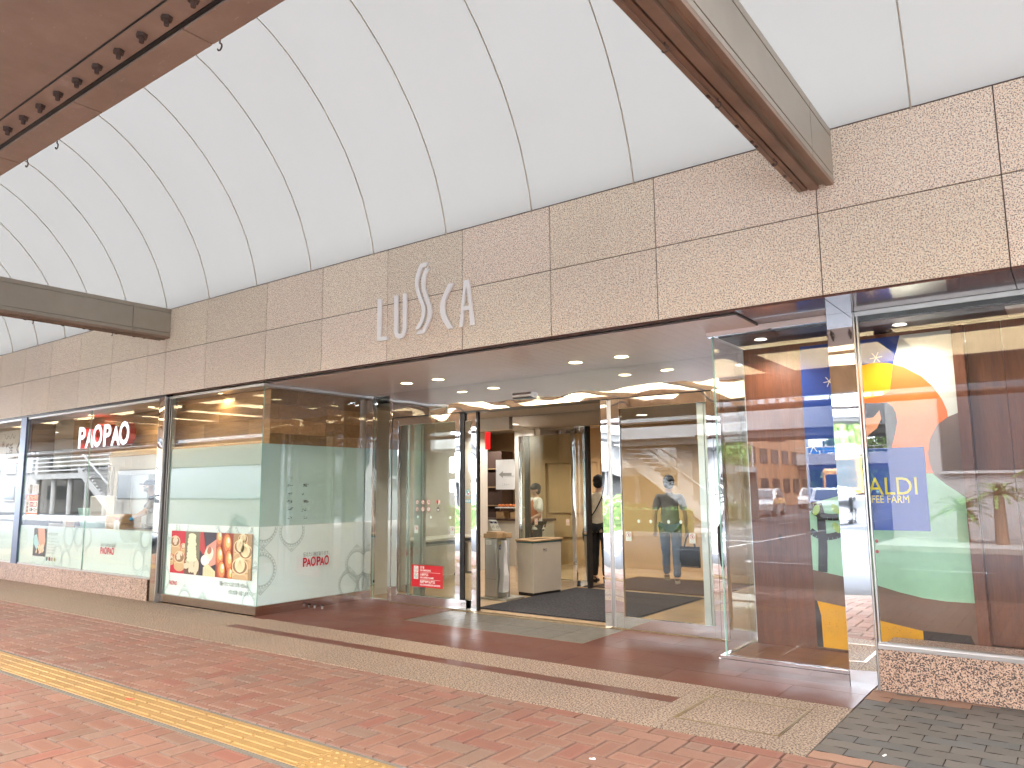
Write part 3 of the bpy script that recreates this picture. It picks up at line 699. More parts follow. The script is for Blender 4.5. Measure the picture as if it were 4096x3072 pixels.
# --- sliding doors
def leaf(x0, x1, y, wl, wr, zb=.125, zt=2.385, ztop=2.494, par=None, chrome='chrome', gl='door_glass'):
    f = MB(); f.box(x0, y, .012, x0+wl, y+.04, ztop); f.box(x1-wr, y, .012, x1, y+.04, ztop); f.box(x0+wl, y, .012, x1-wr, y+.04, zb); f.box(x0+wl, y, zt, x1-wr, y+.04, ztop)
    o = f.build('sliding_door', chrome, par, bevel=.002)
    p = MB(); p.pane(x0+wl, y+.015, zb, x1-wr, y+.025, zt); p.build('pane', [gl, 'glass_edge'], o)
    return o
d1 = leaf(-7.625, -6.40, 7.495, .105, .08, par=B)
d2 = leaf(-7.40, -6.17, 7.545, .03, .08, par=B)
g = MB(); g.box(-6.168, 7.55, .01, -6.140, 7.59, 2.494); g.box(-6.398, 7.515, .01, -6.345, 7.535, 2.49); g.build('door_seal', 'black_metal', B)
g = MB(); g.box(-6.40, 7.4945, .012, -6.30, 7.50, .13); 
for x in (-6.375, -6.325): g.cyl((x, 7.4945, .07), (x, 7.488, .07), .02, n=18); g.cyl((x, 7.488, .07), (x, 7.484, .07), .008, n=10)
g.build('pivot_lock', 'chrome', B)
g = MB(); g.box(-7.33, 7.62, .02, -7.20, 7.68, 2.49); g.box(-7.18, 7.62, .02, -7.16, 7.68, 2.49); g.build('door_post', 'aluminium', B)
d3 = leaf(-4.175, -2.99, 7.495, .105, .065, zb=.13, par=B)
f = MB(); f.box(-4.308, 7.50, .0, -4.228, 7.56, 2.494); f.build('door_post', 'chrome', B)
f = MB(); f.box(-4.226, 7.53, .01, -4.178, 7.57, 2.49); f.build('door_post', 'steel', B)
f = MB(); f.box(-3.20, 7.60, .01, -3.13, 7.66, 2.46); f.box(-3.12, 7.60, .01, -3.10, 7.66, 2.46); f.build('door_post', 'aluminium', B)
g = MB(); g.box(-3.09, 7.59, .01, -3.06, 7.66, 2.46); g.build('door_seal', 'black_metal', B)
g = MB(); g.box(-6.14, 7.435, -.02, -4.23, 7.50, .004); g.box(-6.14, 7.53, -.02, -4.23, 7.545, .005); g.box(-6.14, 7.56, -.02, -4.23, 7.575, .005); g.box(-7.63, 7.49, -.03, -6.14, 7.56, .010); g.box(-4.23, 7.49, -.03, -2.9, 7.56, .010)
g.build('threshold', 'brass', B)
# --- showcase right of the doors
g = MB(); g.box(-2.562, 6.333, 0, -1.535, 6.40, .086); g.box(-2.562, 6.40, 0, -2.52, 7.49, .086); g.box(-2.552, 6.341, .089, -1.535, 6.40, .112); g.box(-2.552, 6.40, .089, -2.48, 7.2, .112)
sh = g.build('display_case', 'polished_base', B)
p = MB(); p.pane(-2.495, 6.36, .112, -1.535, 6.372, 2.818); p.build('pane', ['clear_glass', 'glass_edge'], sh)
p = MB(); p.pane(-2.507, 6.358, .112, -2.496, 7.145, 2.818); p.build('pane', ['clear_glass', 'glass_edge'], sh)
p = MB(); p.box(-2.515, 7.146, .112, -2.46, 7.19, 2.818); p.box(-2.515, 7.21, .112, -2.47, 7.25, 2.818); p.build('corner_post', 'steel', sh)
p = MB(); p.box(-2.55, 6.335, 2.826, -1.535, 6.40, 2.873); p.box(-2.55, 6.40, 2.826, -2.47, 7.25, 2.856); p.build('head_rail', 'ceiling_panel', sh)
p = MB(); p.box(-2.55, 6.339, 2.819, -1.535, 6.41, 2.8255); p.build('head_trim', 'chrome', sh)
p = MB(); p.box(-2.465, 6.41, 2.81, -1.40, 7.3, 2.826); p.build('case_ceiling', 'black_ceiling', sh)
p = MB()
for k in range(6): p.box(-2.49+k*.19, 6.375, .10, -2.30+k*.19-.002, 7.0, .1145, 0, tone(.15))
p.build('case_floor', 'wood_floor', sh)
g = MB(); g.box(-1.533, 6.348, 0, -1.340, 6.408, 2.874); g.build('mirror_pillar', 'chrome_pillar', B)
# --- right shop window
g = MB(); g.box(-1.322, 6.345, .30, 3.0, 6.45, .328); g.box(-1.322, 6.36, .328, 3.0, 6.40, .345); g.box(-1.322, 6.36, 2.835, 3.0, 6.42, 2.872); g.box(-1.337, 6.352, .0, -1.326, 6.42, 2.87); g.box(-1.318, 6.375, .345, -1.306, 6.41, 2.835)
w = g.build('shop_window', 'steel', B)
p = MB(); p.pane(-1.304, 6.378, .345, 3.0, 6.388, 2.834); p.build('pane', ['clear_glass', 'glass_edge'], w)
p = MB(); p.box(-1.40, 6.43, 2.795, 3.0, 6.99, 2.81); p.build('window_ceiling', 'black_ceiling', B)
# mural wall and red wood wall
p = MB(); p.box(-2.46, 7.012, .10, -.65, 7.06, 2.79); wl = p.build('mural_wall', 'red_wood', B)
a = Art((0, 7.010, 0), (1, 0, 0), step=.0008)
BLU = (.0, .035, .24); WHT = (.62, .63, .56); ORG = (.80, .17, .03); YEL = (.80, .40, .0); TAU = (.17, .105, .075); GRN = (.36, .66, .47); BLK = (.022, .02, .02); PCH = (.78, .34, .17)
x0, x1, z0, z1 = -1.94, -.735, .13, 2.76
a.clip = (x0, z0, x1, z1)
a.rect(x0, z0, x1, z1, BLU, 1)
a.poly([(-1.10, 2.81), (-1.136, 2.689), (-1.20, 2.45), (-1.2, 1.9), (x1, 1.9), (x1, z1)], WHT, 2)
arc = [(-1.62, 2.30), (-1.55, 2.44), (-1.44, 2.535), (-1.333, 2.55), (-1.221, 2.535), (-1.105, 2.49), (-.976, 2.396), (-.896, 2.299), (-.843, 2.195), (-.815, 2.105), (-.811, 2.04), (-.9, 1.5), (-1.62, 1.5)]
a.poly(arc, ORG, 3)
a.poly([(-1.62, 2.30), (-1.55, 2.44), (-1.44, 2.535), (-1.333, 2.55), (-1.221, 2.535), (-1.185, 2.52), (-1.22, 2.30), (-1.3, 2.26), (-1.62, 2.22)], YEL, 4)
a.poly([(-1.62, 2.22), (-1.30, 2.20), (-1.25, 2.20), (-1.21, 2.163), (-1.19, 2.11), (-1.185, 2.03), (-1.21, 1.93), (-1.238, 1.84), (-1.25, 1.75), (-1.62, 1.75)], BLK, 5)
a.poly([(-1.62, 2.16), (-1.46, 2.11), (-1.433, 2.075), (-1.365, 2.081), (-1.314, 2.139), (-1.305, 2.067), (-1.344, 1.987), (-1.424, 1.925), (-1.5, 1.90), (-1.62, 1.90)], PCH, 6)
a.poly([(x0, 1.352), (-1.0, 1.60), (-.955, 1.60), (-.863, 1.508), (-.799, 1.46), (x1, 1.408), (x1, .594), (-.933, .593), (-1.102, .608), (-1.275, .643), (-1.449, .689), (-1.69, .74), (x0, .783)], GRN, 6.5)
a.poly([(x1, 2.08), (-.811, 2.051), (-.893, 1.992), (-.953, 1.877), (-.975, 1.761), (-.968, 1.68), (-.955, 1.624), (-.942, 1.587), (-.863, 1.508), (-.799, 1.46), (x1, 1.405)], TAU, 7.5)
a.poly([(x0, z0), (x0, .783), (-1.69, .74), (-1.449, .689), (-1.275, .643), (-1.102, .608), (-.933, .593), (x1, .594), (x1, z0)], TAU, 8)
a.poly([(-1.92, .14), (-1.895, .35), (-1.92, .522), (-1.681, .488), (-1.55, .44), (-1.436, .404), (-1.294, .379), (-1.116, .35), (-1.117, z0)], YEL, 9)
a.poly([(x0, .14), (x0, .53), (-1.92, .522), (-1.893, .40), (-1.89, .14)], BLK, 9.5)
a.poly([(-1.115, z0), (-1.115, .352), (-.95, .35), (-.785, .347), (-.765, .29), (-.76, z0)], BLK, 10)
# plant shape
a.poly([(-1.895, .773), (-1.88, 1.0), (-1.878, 1.25), (-1.90, 1.352), (-1.83, 1.36), (-1.81, 1.25), (-1.805, 1.0), (-1.82, .768)], BLK, 11)
for (p0, p1, p2, w_) in (((-1.94, 1.12), (-1.84, 1.03), (-1.69, 1.10), .035), ((-1.94, 1.36), (-1.90, 1.22), (-1.70, 1.24), .035)):
    pts = [tuple((1-t)**2*p0[k]+2*t*(1-t)*p1[k]+t*t*p2[k] for k in (0, 1)) for t in [i/8 for i in range(9)]]
    for q in range(8): a.line(*pts[q], *pts[q+1], w_*1.6, BLK, 11+.1*q)
for (u, v, r_) in ((-1.72, 1.15, .5), (-1.88, 1.30, -.4), (-1.72, 1.31, .6)): a.ellipse(u, v, .028, .05, (.35, .55, .12), 12, 14, r_)
for (u, v) in ((-1.41, 1.047), (-1.411, .961)): a.ellipse(u, v, .013, .014, (.55, .08, .06), 12)
a.ellipse(-1.17, 1.22, .05, .05, BLU, 11)
for (u, v, s_) in ((-1.31, 2.59, .05), (-1.873, 1.852, .055), (-1.70, 2.42, .05)):
    for k in range(3): t_ = k*PI/3+.1; a.line(u-s_*math.cos(t_), v-s_*math.sin(t_), u+s_*math.cos(t_), v+s_*math.sin(t_), .005, (.72, .66, .52), 12+k*.1)
for k in range(30): a.ellipse(-1.80+rnd.gauss(0, .05), .33+rnd.gauss(0, .05), rnd.uniform(.001, .004), .002, (.35, .14, .03), 13)
for k in range(22): a.ellipse(-1.27+rnd.gauss(0, .05), .35+rnd.gauss(0, .015), rnd.uniform(.001, .005), .002, (.40, .16, .03), 13)
a.build('mural', wl, 'print_matt')
p = MB(); x = -.645
while x < 3.0: p.box(x, 7.02, .29, x+.247, 7.07, 2.79, 0, tone(.12)); x += .25
p.build('wood_wall', 'red_wood', B)
p = MB(); p.box(-.735, 6.96, .29, -.655, 7.01, 2.79); p.build('wood_post', 'red_wood', B)
g = MB(); 
for k in range(12): g.box(-.32, 6.50+k*.03, 2.772, .3, 6.516+k*.03, 2.792)
g.box(-.33, 6.49, 2.780, .31, 6.87, 2.794); g.build('air_vent', 'bin_body', B)
# ---------------- interior shell
g = MB(); g.box(-22.9, 5.85, 2.83, -8.3, 9.5, 2.86); g.build('shop_ceiling', 'interior_white', B)
g = MB(); g.box(-22.9, 5.81, -.04, -8.21, 7.6, 0); g.box(-22.9, 7.6, -.04, -2.5, 15.9, -.001); g.box(-7.9, 7.56, -.04, -2.5, 7.6, 0); g.build('interior_floor', 'floor_beige', B)
g = MB(); 
for i in range(-14, -4):
    for j in range(16, 27): g.box(i*.6+.002, j*.5-.4+.002, -.0008, i*.6+.598, j*.5+.1-.002, .001, 0, tone(.04))
g.build('floor_tiles', 'floor_beige', B)
g = MB(); x = -22.9
while x < -8.4:
    z = .0
    while z < 2.8: g.box(x+.0015, 8.42, z+.0015, x+.2985, 8.46, min(z+.149, 2.82), 0); z += .15
    x += .3
g.box(-22.9, 8.425, 0, -8.3, 8.5, 2.82); g.build('kitchen_wall', 'kitchen_tile', B)
def planks(mb, fn, L, z0, z1, h=.192):
    z = z1; r_ = 0
    while z > z0+.01:
        zb = max(z-h, z0); u = -rnd.random()*1.0
        while u < L:
            ln = rnd.uniform(.7, 1.6); ua, ub = max(u, 0), min(u+ln, L)
            if ub > ua+.01: k = rnd.choice((.6, .8, 1, 1.05, 1.2)); mb.mesh(*fn(ua+.001, ub-.001, zb+.001, z-.001), 0, (k, k*.97, k*.93))
            u += ln
        z = zb
def bx(x0, y0, z0, x1, y1, z1): t_ = MB(); t_.box(x0, y0, z0, x1, y1, z1); return t_.v, t_.f
g = MB(); planks(g, lambda ua, ub, za, zb: bx(-10.60+ua, 5.99, za, -10.60+ub, 6.03, zb), 2.27, 1.9, 2.825)
planks(g, lambda ua, ub, za, zb: bx(-8.35, 5.995+ua, za, -8.33, 5.995+ub, zb), 1.53, 1.9, 2.825); g.build('wood_fascia', 'light_wood', B)
g = MB(); planks(g, lambda ua, ub, za, zb: bx(-14.9+ua, 6.45, za, -14.9+ub, 6.50, zb), 4.4, 2.11, 2.825); g.build('wood_fascia', 'light_wood', B)
for q_ in ((-8.4, 6.03, -8.36, 8.4), (-10.62, 5.86, -10.58, 6.6), (-8.345, 7.53, -8.30, 7.62)): g = MB(); g.box(q_[0], q_[1], 0, q_[2], q_[3], 2.82); g.build('partition_wall', 'interior_white', B)
g = MB(); g.box(-15.22, 5.82, 0, -15.05, 6.2, 2.82); g.build('partition_wall', 'concrete_dark', B)
# entrance hall
g = MB(); g.box(-9.6, 7.76, 2.70, -2.4, 10.14, 2.76); g.box(-11, 10.3, 2.70, -2.4, 13.2, 2.76); g.build('hall_ceiling', 'interior_ceiling', B)
g = MB(); g.box(-2.42, 7.6, 0, -2.36, 13.2, 2.83); g.box(-7.6, 13.15, 0, -2.4, 13.2, 2.7); g.box(-11, 13.15, 2.03, -7.6, 13.2, 2.7); g.box(-11.0, 13.15, 0, -8.9, 13.2, 2.03); g.box(-10, 13.155, 0, -7.5, 13.2, 2.03)
g.box(-7.6, 13.12, 2.06, -2.4, 13.149, 2.09); g.box(-7.6, 13.13, 2.14, -2.4, 13.149, 2.155)
hw = g.build('hall_wall', 'interior_beige', B)
g = MB(); g.box(-8.93, 13.10, 0, -8.87, 13.149, 2.09); g.box(-7.63, 13.10, 0, -7.57, 13.149, 2.09); g.box(-8.87, 13.10, 2.03, -7.63, 13.149, 2.09); g.box(-8.80, 13.12, .55, -7.65, 13.148, .98); g.box(-8.80, 13.12, 1.02, -7.65, 13.148, 2.0); g.build('hall_door', 'interior_beige', B)
g = MB(); g.box(-9.25, 7.6, 0, -9.2, 11.6, 2.7); g.box(-9.2, 10.1, 2.5, -7.55, 10.3, 2.7); g.build('hall_wall', 'interior_white', B)
g = MB(); g.box(-7.52, 10.15, 2.47, -2.43, 10.30, 2.70); g.build('entrance_header', 'chrome', B)
def inner(x0, x1, wl, wr): return leaf(x0, x1, 10.18, wl, wr, zb=.10, zt=2.37, ztop=2.468, par=B)
inner(-7.50, -6.33, .08, .07); inner(-7.44, -6.15, .04, .07).location.y = .05
g = MB(); g.box(-6.145, 10.18, 0, -6.10, 10.28, 2.468); g.box(-7.36, 10.26, 0, -7.27, 10.30, 2.46); g.build('door_seal', 'black_metal', B)
inner(-4.28, -3.1, .08, .08)
g = MB(); g.box(-6.1, 10.17, 0, -4.28, 10.28, .004); g.build('threshold', 'brass', B)
# ---------------- downlights: fittings are parts of the ceilings they sit in
def downlight(x, y, z, r, warm, power, par=B):
    f = MB(); n = 24
    for i in range(n):
        a0, a1 = 2*PI*i/n, 2*PI*(i+1)/n
        f.face([(x+r*math.cos(a0), y+r*math.sin(a0), z-.002), (x+r*math.cos(a1), y+r*math.sin(a1), z-.002), (x+r*1.2*math.cos(a1), y+r*1.2*math.sin(a1), z-.006), (x+r*1.2*math.cos(a0), y+r*1.2*math.sin(a0), z-.006)])
    o = f.build('downlight', 'white_paint', par)
    e = MB(); e.cyl((x, y, z-.002), (x, y, z+.0), r*.98, n=24); e.build('lamp', 'lamp_warm' if warm else 'lamp_white', o)
    if power:
        l = bpy.data.lights.new('downlight_lamp', 'SPOT'); l.energy = power; l.color = (1, .82, .6) if warm else (1, .93, .84); l.spot_size = R(150); l.spot_blend = .6; l.shadow_soft_size = r*.8
        lo = bpy.data.objects.new('downlight_lamp', l); COL.objects.link(lo); lo.location = (x, y, z-.02); lo.parent = o
    return o
for x in (-6.82, -6.28, -4.28, -3.72): downlight(x, 6.94, 2.857, .075, True, 3)
for x, y in ((-6.21, 9.0), (-5.71, 9.0), (-4.6, 9.0), (-8.4, 8.8)): downlight(x, y, 2.699, .07, False, 4)
for x, y in ((-8.6, 11.3), (-7.4, 11.9), (-6.0, 11.8), (-4.6, 11.8), (-9.8, 12.2)): downlight(x, y, 2.699, .07, False, 5.5)
for x, y in ((-9.5, 7.2), (-12.6, 7.5), (-15.5, 7.4), (-18.0, 7.4), (-20.5, 7.4)): downlight(x, y, 2.829, .07, False, 4.5)
for x, y in ((-11.6, 6.15), (-13.6, 6.15)): downlight(x, y, 2.829, .05, True, 4)
downlight(-9.3, 5.88, 2.829, .03, True, 1)
for x, y in ((-2.18, 6.68), (-1.06, 6.70), (.4, 6.70)): downlight(x, y, 2.794 if x > -1.5 else 2.809, .05, False, 2.5)

# ================================================================== CANOPY
CN = thing('street_canopy', 'white vaulted membrane canopy over the pavement, on brown steel girder and cross beams', 'canopy', (0, 0, 0))
half = [(0, 6.24), (.22, 6.21), (.45, 6.11), (.68, 5.97), (.90, 5.80), (1.10, 5.62), (1.29, 5.41), (1.45, 5.21), (1.60, 4.97), (1.72, 4.74), (1.81, 4.50), (1.87, 4.30), (1.90, 4.14)]
prof = [(3.84-d, z) for d, z in half[::-1]]+[(3.84+d, z) for d, z in half[1:]]
g = MB(); xs_ = [-40+i*2 for i in range(26)]
V = []; 
for x in xs_:
    for (y, z) in prof: V.append((x, y, z))
for x in xs_:
    for (y, z) in prof: V.append((x, y+(y-3.84)*.006, z+.012))
n = len(prof); Fm = []
for b_ in (0, len(xs_)*n):
    for i in range(len(xs_)-1):
        for j in range(n-1): Fm.append((b_+i*n+j, b_+i*n+j+1, b_+(i+1)*n+j+1, b_+(i+1)*n+j))
g.mesh(V[:len(xs_)*n], Fm[:(len(xs_)-1)*(n-1)])
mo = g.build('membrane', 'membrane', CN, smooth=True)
x = -.725-1.0885*36
while x < 6:
    r = MB(); r.tube([(x, y+(.012 if y < 3.84 else -.012), z-.012) for y, z in prof], .0065, 6); r.build('rib', 'rib_paint', CN, smooth=True); x += 1.0885
# girder
g = MB(); g.box(-40, 1.05, 3.715, 10, 1.925, 4.16); gd = g.build('girder', 'girder_paint', CN)
g = MB(); x = -36.02
while x < 10: g.box(x+.004, 1.772, 3.690, x+1.126, 1.93, 3.7145); x += 1.13
g.build('edge_plate', 'girder_paint', gd, bevel=.003)
g = MB(); g.box(-40, 1.625, 3.706, 10, 1.748, 3.7145); g.build('bolt_plate', 'girder_paint', gd)
g = MB(); g.box(-40, 1.750, 3.700, 10, 1.770, 3.7145); g.box(-40, 1.617, 3.710, 10, 1.624, 3.7145); g.build('joint_strip', 'black_metal', gd)
x = -3.242+.2262*4
while x > -9:
    g = MB(); g.cyl((x, 1.685, 3.7055), (x, 1.685, 3.688), .028, .026, 6); g.cyl((x, 1.685, 3.6879), (x, 1.685, 3.662), .014, .012, 8); g.build('bolt', 'dark_beam', gd); x -= .2262
def hook(x, y, z, par):
    h = MB(); h.tube([(x, y, z)]+[(x+.018*math.sin(t), y, z-.02-.018*(1-math.cos(t))) for t in [i*.5 for i in range(10)]], .004, 6); h.build('hook', 'dark_beam', par)
for x in (-3.2, -4.98, -5.42, -6.9, -8.4): hook(x, 1.935, 3.70, gd)
def beam(x0, x1):
    g = MB(); g.box(x0+.012, 1.93, 3.735, x1-.012, YB+.02, 4.135); o = g.build('cross_beam', 'beam_side', CN, bevel=.003)
    g = MB()
    for xx in (x0, x1-.010): 
        for za, zb in ((3.735, 3.775), (3.785, 4.075), (4.085, 4.14)):
            g.box(xx, 1.94, za, xx+.010, YB-.56, zb); g.box(xx, YB-.552, za, xx+.010, YB-.004, zb)
    g.build('side_plate', 'beam_side', o, bevel=.002)
    g = MB(); g.box(x0+.002, 1.94, 3.712, x0+.06, YB-.004, 3.734); g.box(x1-.06, 1.94, 3.712, x1-.002, YB-.004, 3.734); g.box(x0+.08, 1.94, 3.700, x0+.145, YB-.02, 3.7345); g.box(x0+.0, 1.94, 3.700, x0+.03, YB-.03, 3.711); g.box(x1-.034, 1.94, 3.700, x1, YB-.03, 3.711); g.build('bottom_plate', 'beam_bottom', o, bevel=.002)
    for y in (3.9, 4.35, 4.62, 4.70, 5.05, 5.3, 5.45): g = MB(); g.box(x0+.006, y, 3.692, x0+.024, y+.03, 3.6995); g.build('clip', 'dark_beam', o)
    for y in (3.3, 4.0, 5.0): hook(x0+.04, y, 3.712, o)
beam(-1.515, -1.265); beam(-10.64, -10.40); beam(-19.77, -19.53)
# outer, flat part of the canopy over the lay-by
g = MB(); g.face([(-40, -2.55, 3.79), (-40, 1.05, 3.79), (10, 1.05, 3.79), (10, -2.55, 3.79)]); g.build('outer_ceiling', 'ochre_panel', CN)
x = -39
while x < 10: g = MB(); g.box(x, -2.55, 3.60, x+.16, 1.04, 3.789); g.build('outer_beam', 'dark_beam', CN); x += 2.3
g = MB(); g.box(-40, -2.85, 3.30, 10, -2.56, 3.90); g.box(-40, .2, 3.70, 10, .32, 3.788); g.build('edge_girder', 'dark_beam', CN)
g = MB(); g.cyl((-40, -3.05, 3.16), (10, -3.05, 3.16), .07, n=12); g.tube([(-7.2, -3.05, 3.12), (-7.2, -3.05, 2.85), (-7.22, -3.0, 2.78), (-7.6, -2.9, 2.76)], .05, 8); g.build('drain_pipe', 'dark_beam', CN)

# ================================================================== SIGNS
# white letters on the granite band (outlines as measured on the wall)
t = thing('wall_sign', 'tall slim white metal letters reading LUSCA on the granite band', 'sign', (-5.37, YB, 3.1))
def letter(polys, nm='letter', holes=None):
    g = MB()
    for poly in polys: g.prism([(x+5.37, z-3.1) for x, z in poly], lambda u, v, d: (u, d, v), -.035, -.012)
    return g.build(nm, 'white_letter', t)
letter([[(-6.059, 3.595), (-6.004, 3.592), (-6.001, 3.164), (-6.001, 3.121), (-6.06, 3.120)], [(-6.001, 3.120), (-6.001, 3.164), (-5.902, 3.160), (-5.901, 3.119)]])
def band_poly(c, w):          # thick stroke from a centre line with end cuts
    L = []; Rr = []
    for i, p in enumerate(c):
        a_ = Vector(c[max(i-1, 0)]); b_ = Vector(c[min(i+1, len(c)-1)]); d = (b_-a_).normalized(); nn = Vector((-d.y, d.x)); ww = w[i] if hasattr(w, '__len__') else w
        L.append(tuple(Vector(p)+nn*ww/2)); Rr.append(tuple(Vector(p)-nn*ww/2))
    return [[L[i], L[i+1], Rr[i+1], Rr[i]] for i in range(len(c)-1)]
def smooth(pts, k=4):
    o = []; n_ = len(pts)
    for i in range(n_-1):
        p0, p1, p2, p3 = (Vector(pts[max(i-1, 0)]), Vector(pts[i]), Vector(pts[i+1]), Vector(pts[min(i+2, n_-1)]))
        for j in range(k):
            s_ = j/k; o.append(tuple(.5*((2*p1)+(-p0+p2)*s_+(2*p0-5*p1+4*p2-p3)*s_*s_+(-p0+3*p1-3*p2+p3)*s_**3)))
    return o+[tuple(pts[-1])]
letter(band_poly([(-5.776, 3.593), (-5.770, 3.21)]+[(-5.707-.062*math.cos(q), 3.195-.062*math.sin(q)) for q in [PI*i/10 for i in range(11)]]+[(-5.643, 3.21), (-5.644, 3.592)], .052))
def strokes(left, right, nm='letter'):    # left and right outline sampled together
    L, Rr = smooth(left), smooth(right); return [[L[i], L[i+1], Rr[i+1], Rr[i]] for i in range(len(L)-1)]
S1 = strokes([(-5.418, 3.880), (-5.465, 3.80), (-5.492, 3.719), (-5.485, 3.62), (-5.440, 3.50), (-5.400, 3.42), (-5.392, 3.34), (-5.415, 3.27), (-5.486, 3.180)],
             [(-5.385, 3.835), (-5.420, 3.77), (-5.442, 3.70), (-5.436, 3.62), (-5.390, 3.50), (-5.352, 3.42), (-5.345, 3.34), (-5.365, 3.26), (-5.427, 3.177)])
letter(S1+[[(-5.418, 3.880), (-5.385, 3.835), (-5.340, 3.834), (-5.301, 3.877)]])
S2 = strokes([(-5.344, 3.818), (-5.382, 3.76), (-5.400, 3.703), (-5.395, 3.61), (-5.355, 3.48), (-5.315, 3.40), (-5.309, 3.32), (-5.330, 3.24), (-5.381, 3.160)],
             [(-5.294, 3.815), (-5.335, 3.75), (-5.351, 3.68), (-5.347, 3.60), (-5.300, 3.48), (-5.262, 3.40), (-5.255, 3.32), (-5.278, 3.24), (-5.357, 3.121)])
letter(S2+[[(-5.381, 3.160), (-5.434, 3.160), (-5.475, 3.121), (-5.357, 3.121)]])
letter(strokes([(-5.022, 3.591), (-5.085, 3.50), (-5.125, 3.42), (-5.135, 3.355), (-5.125, 3.28), (-5.085, 3.20), (-5.023, 3.122)], [(-4.950, 3.591), (-5.018, 3.50), (-5.062, 3.43), (-5.073, 3.365), (-5.062, 3.29), (-5.020, 3.21), (-4.950, 3.121)]))
letter([[(-4.814, 3.592), (-4.874, 3.120), (-4.825, 3.120), (-4.821, 3.283), (-4.821, 3.324), (-4.783, 3.529), (-4.783, 3.592)], [(-4.783, 3.592), (-4.783, 3.529), (-4.747, 3.324), (-4.744, 3.283), (-4.731, 3.119), (-4.683, 3.120), (-4.748, 3.590)], [(-4.821, 3.324), (-4.821, 3.283), (-4.744, 3.283), (-4.747, 3.324)]])
for i, (x, z) in enumerate(((-6.03, 3.5), (-5.77, 3.5), (-5.47, 3.7), (-5.37, 3.7), (-5.10, 3.4), (-4.8, 3.4))): pass
g = MB()
for (x, z) in ((-6.03, 3.5), (-6.03, 3.2), (-5.775, 3.5), (-5.645, 3.5), (-5.466, 3.7), (-5.37, 3.4), (-5.375, 3.70), (-5.285, 3.35), (-5.105, 3.36), (-4.82, 3.40), (-4.74, 3.40)): g.cyl((x+5.37, -.012, z-3.1), (x+5.37, 0, z-3.1), .006, n=8)
g.build('stud', 'steel', t)
# illuminated PAOPAO letters in the shop
t = thing('shop_sign', 'illuminated white PAOPAO letters with red sides behind the glass', 'sign', (-13.35, 6.30, 2.30))
W_ = 1.76; cwid = W_/5.35
for k, (ch, sc, off, wd) in enumerate((('P', 1, 0, .80), ('A', .84, .80, .95), ('O', 1.04, 1.62, 1.02), ('P', 1, 2.78, .80), ('A', .84, 3.58, .95), ('O', 1.04, 4.40, 1.02))):
    V, F = text_geo(ch, .36/.72*sc, .016, 1, 'LEFT', .0); mn = min(p[0] for p in V); w0 = max(p[0] for p in V)-mn; sx = cwid*wd/w0
    V2, F2 = text_geo(ch, .36/.72*sc, .016, 1, 'LEFT', .055)
    X = -.88+off*cwid
    s_ = MB(); s_.mesh([(X+(p[0]-mn)*sx, -.055+.062-p[2], p[1]) for p in V2], F2); ob = s_.build('letter', 'red_plastic', t)
    s_ = MB(); s_.mesh([(X+(p[0]-mn)*sx, -.052, p[1]) for p in V], F); s_.build('letter_face', 'sign_glow', ob)
# neighbouring shop sign board
t = thing('shop_sign', 'cream sign board with black brush writing behind the far left window', 'sign', (-16.6, 6.12, 2.07))
a = Art((0, 0, 0), (1, 0, 0)); a.rect(-1.6, .02, 1.15, .66, (.66, .63, .56), 0); a.rect(-1.6, 0, 1.15, .02, (.40, .03, .03), 0)
a.text('横浜', -.42, .20, .24, (.04, .04, .04), 1, bold=.008, width=.34); a.text('くりこ', .03, .14, .40, (.05, .05, .05), 1, bold=.014, width=.95); a.text('Yokohama Kuriko', -.08, .05, .11, (.10, .08, .07), 1, width=.9)
for (u, v) in ((-.55, .40), (0.05, .08)): a.ring(u, v, .05, .06, (.05, .05, .05), 1); a.ellipse(u, v, .03, .03, (.45, .03, .03), 1.5)
for (u0, u1) in ((-.5, .0), (.25, .6)): 
    pts = [(u0+(u1-u0)*i/10, .60-.10*abs(math.sin(i*.9))) for i in range(11)]
    for q in range(10): a.line(*pts[q], *pts[q+1], .012, (.08, .07, .06), 1)
a.build('sign_face', t); g = MB(); g.box(-1.6, .002, 0, 1.15, .05, .66); g.build('sign_case', 'white_plastic', t)
# blue KALDI sign behind the right window
t = thing('window_sign', 'blue square panel with yellow KALDI COFFEE FARM lettering in right window', 'sign', (-1.23, 6.42, 1.167))
a = Art((0, 0, 0), (1, 0, 0)); a.rect(-.31, 0, .31, .624, (.0, .055, .42), 0)
YL = (.78, .66, .03)
a.text('KALDI', -.205, .270, .188, YL, 1, bold=.0, width=.437); a.text('COFFEE FARM', -.205, .207, .082, YL, 1, width=.385)
a.build('sign_face', t); g = MB(); g.box(-.31, .001, 0, .31, .012, .624); g.build('sign_panel', 'sign_blue', t)

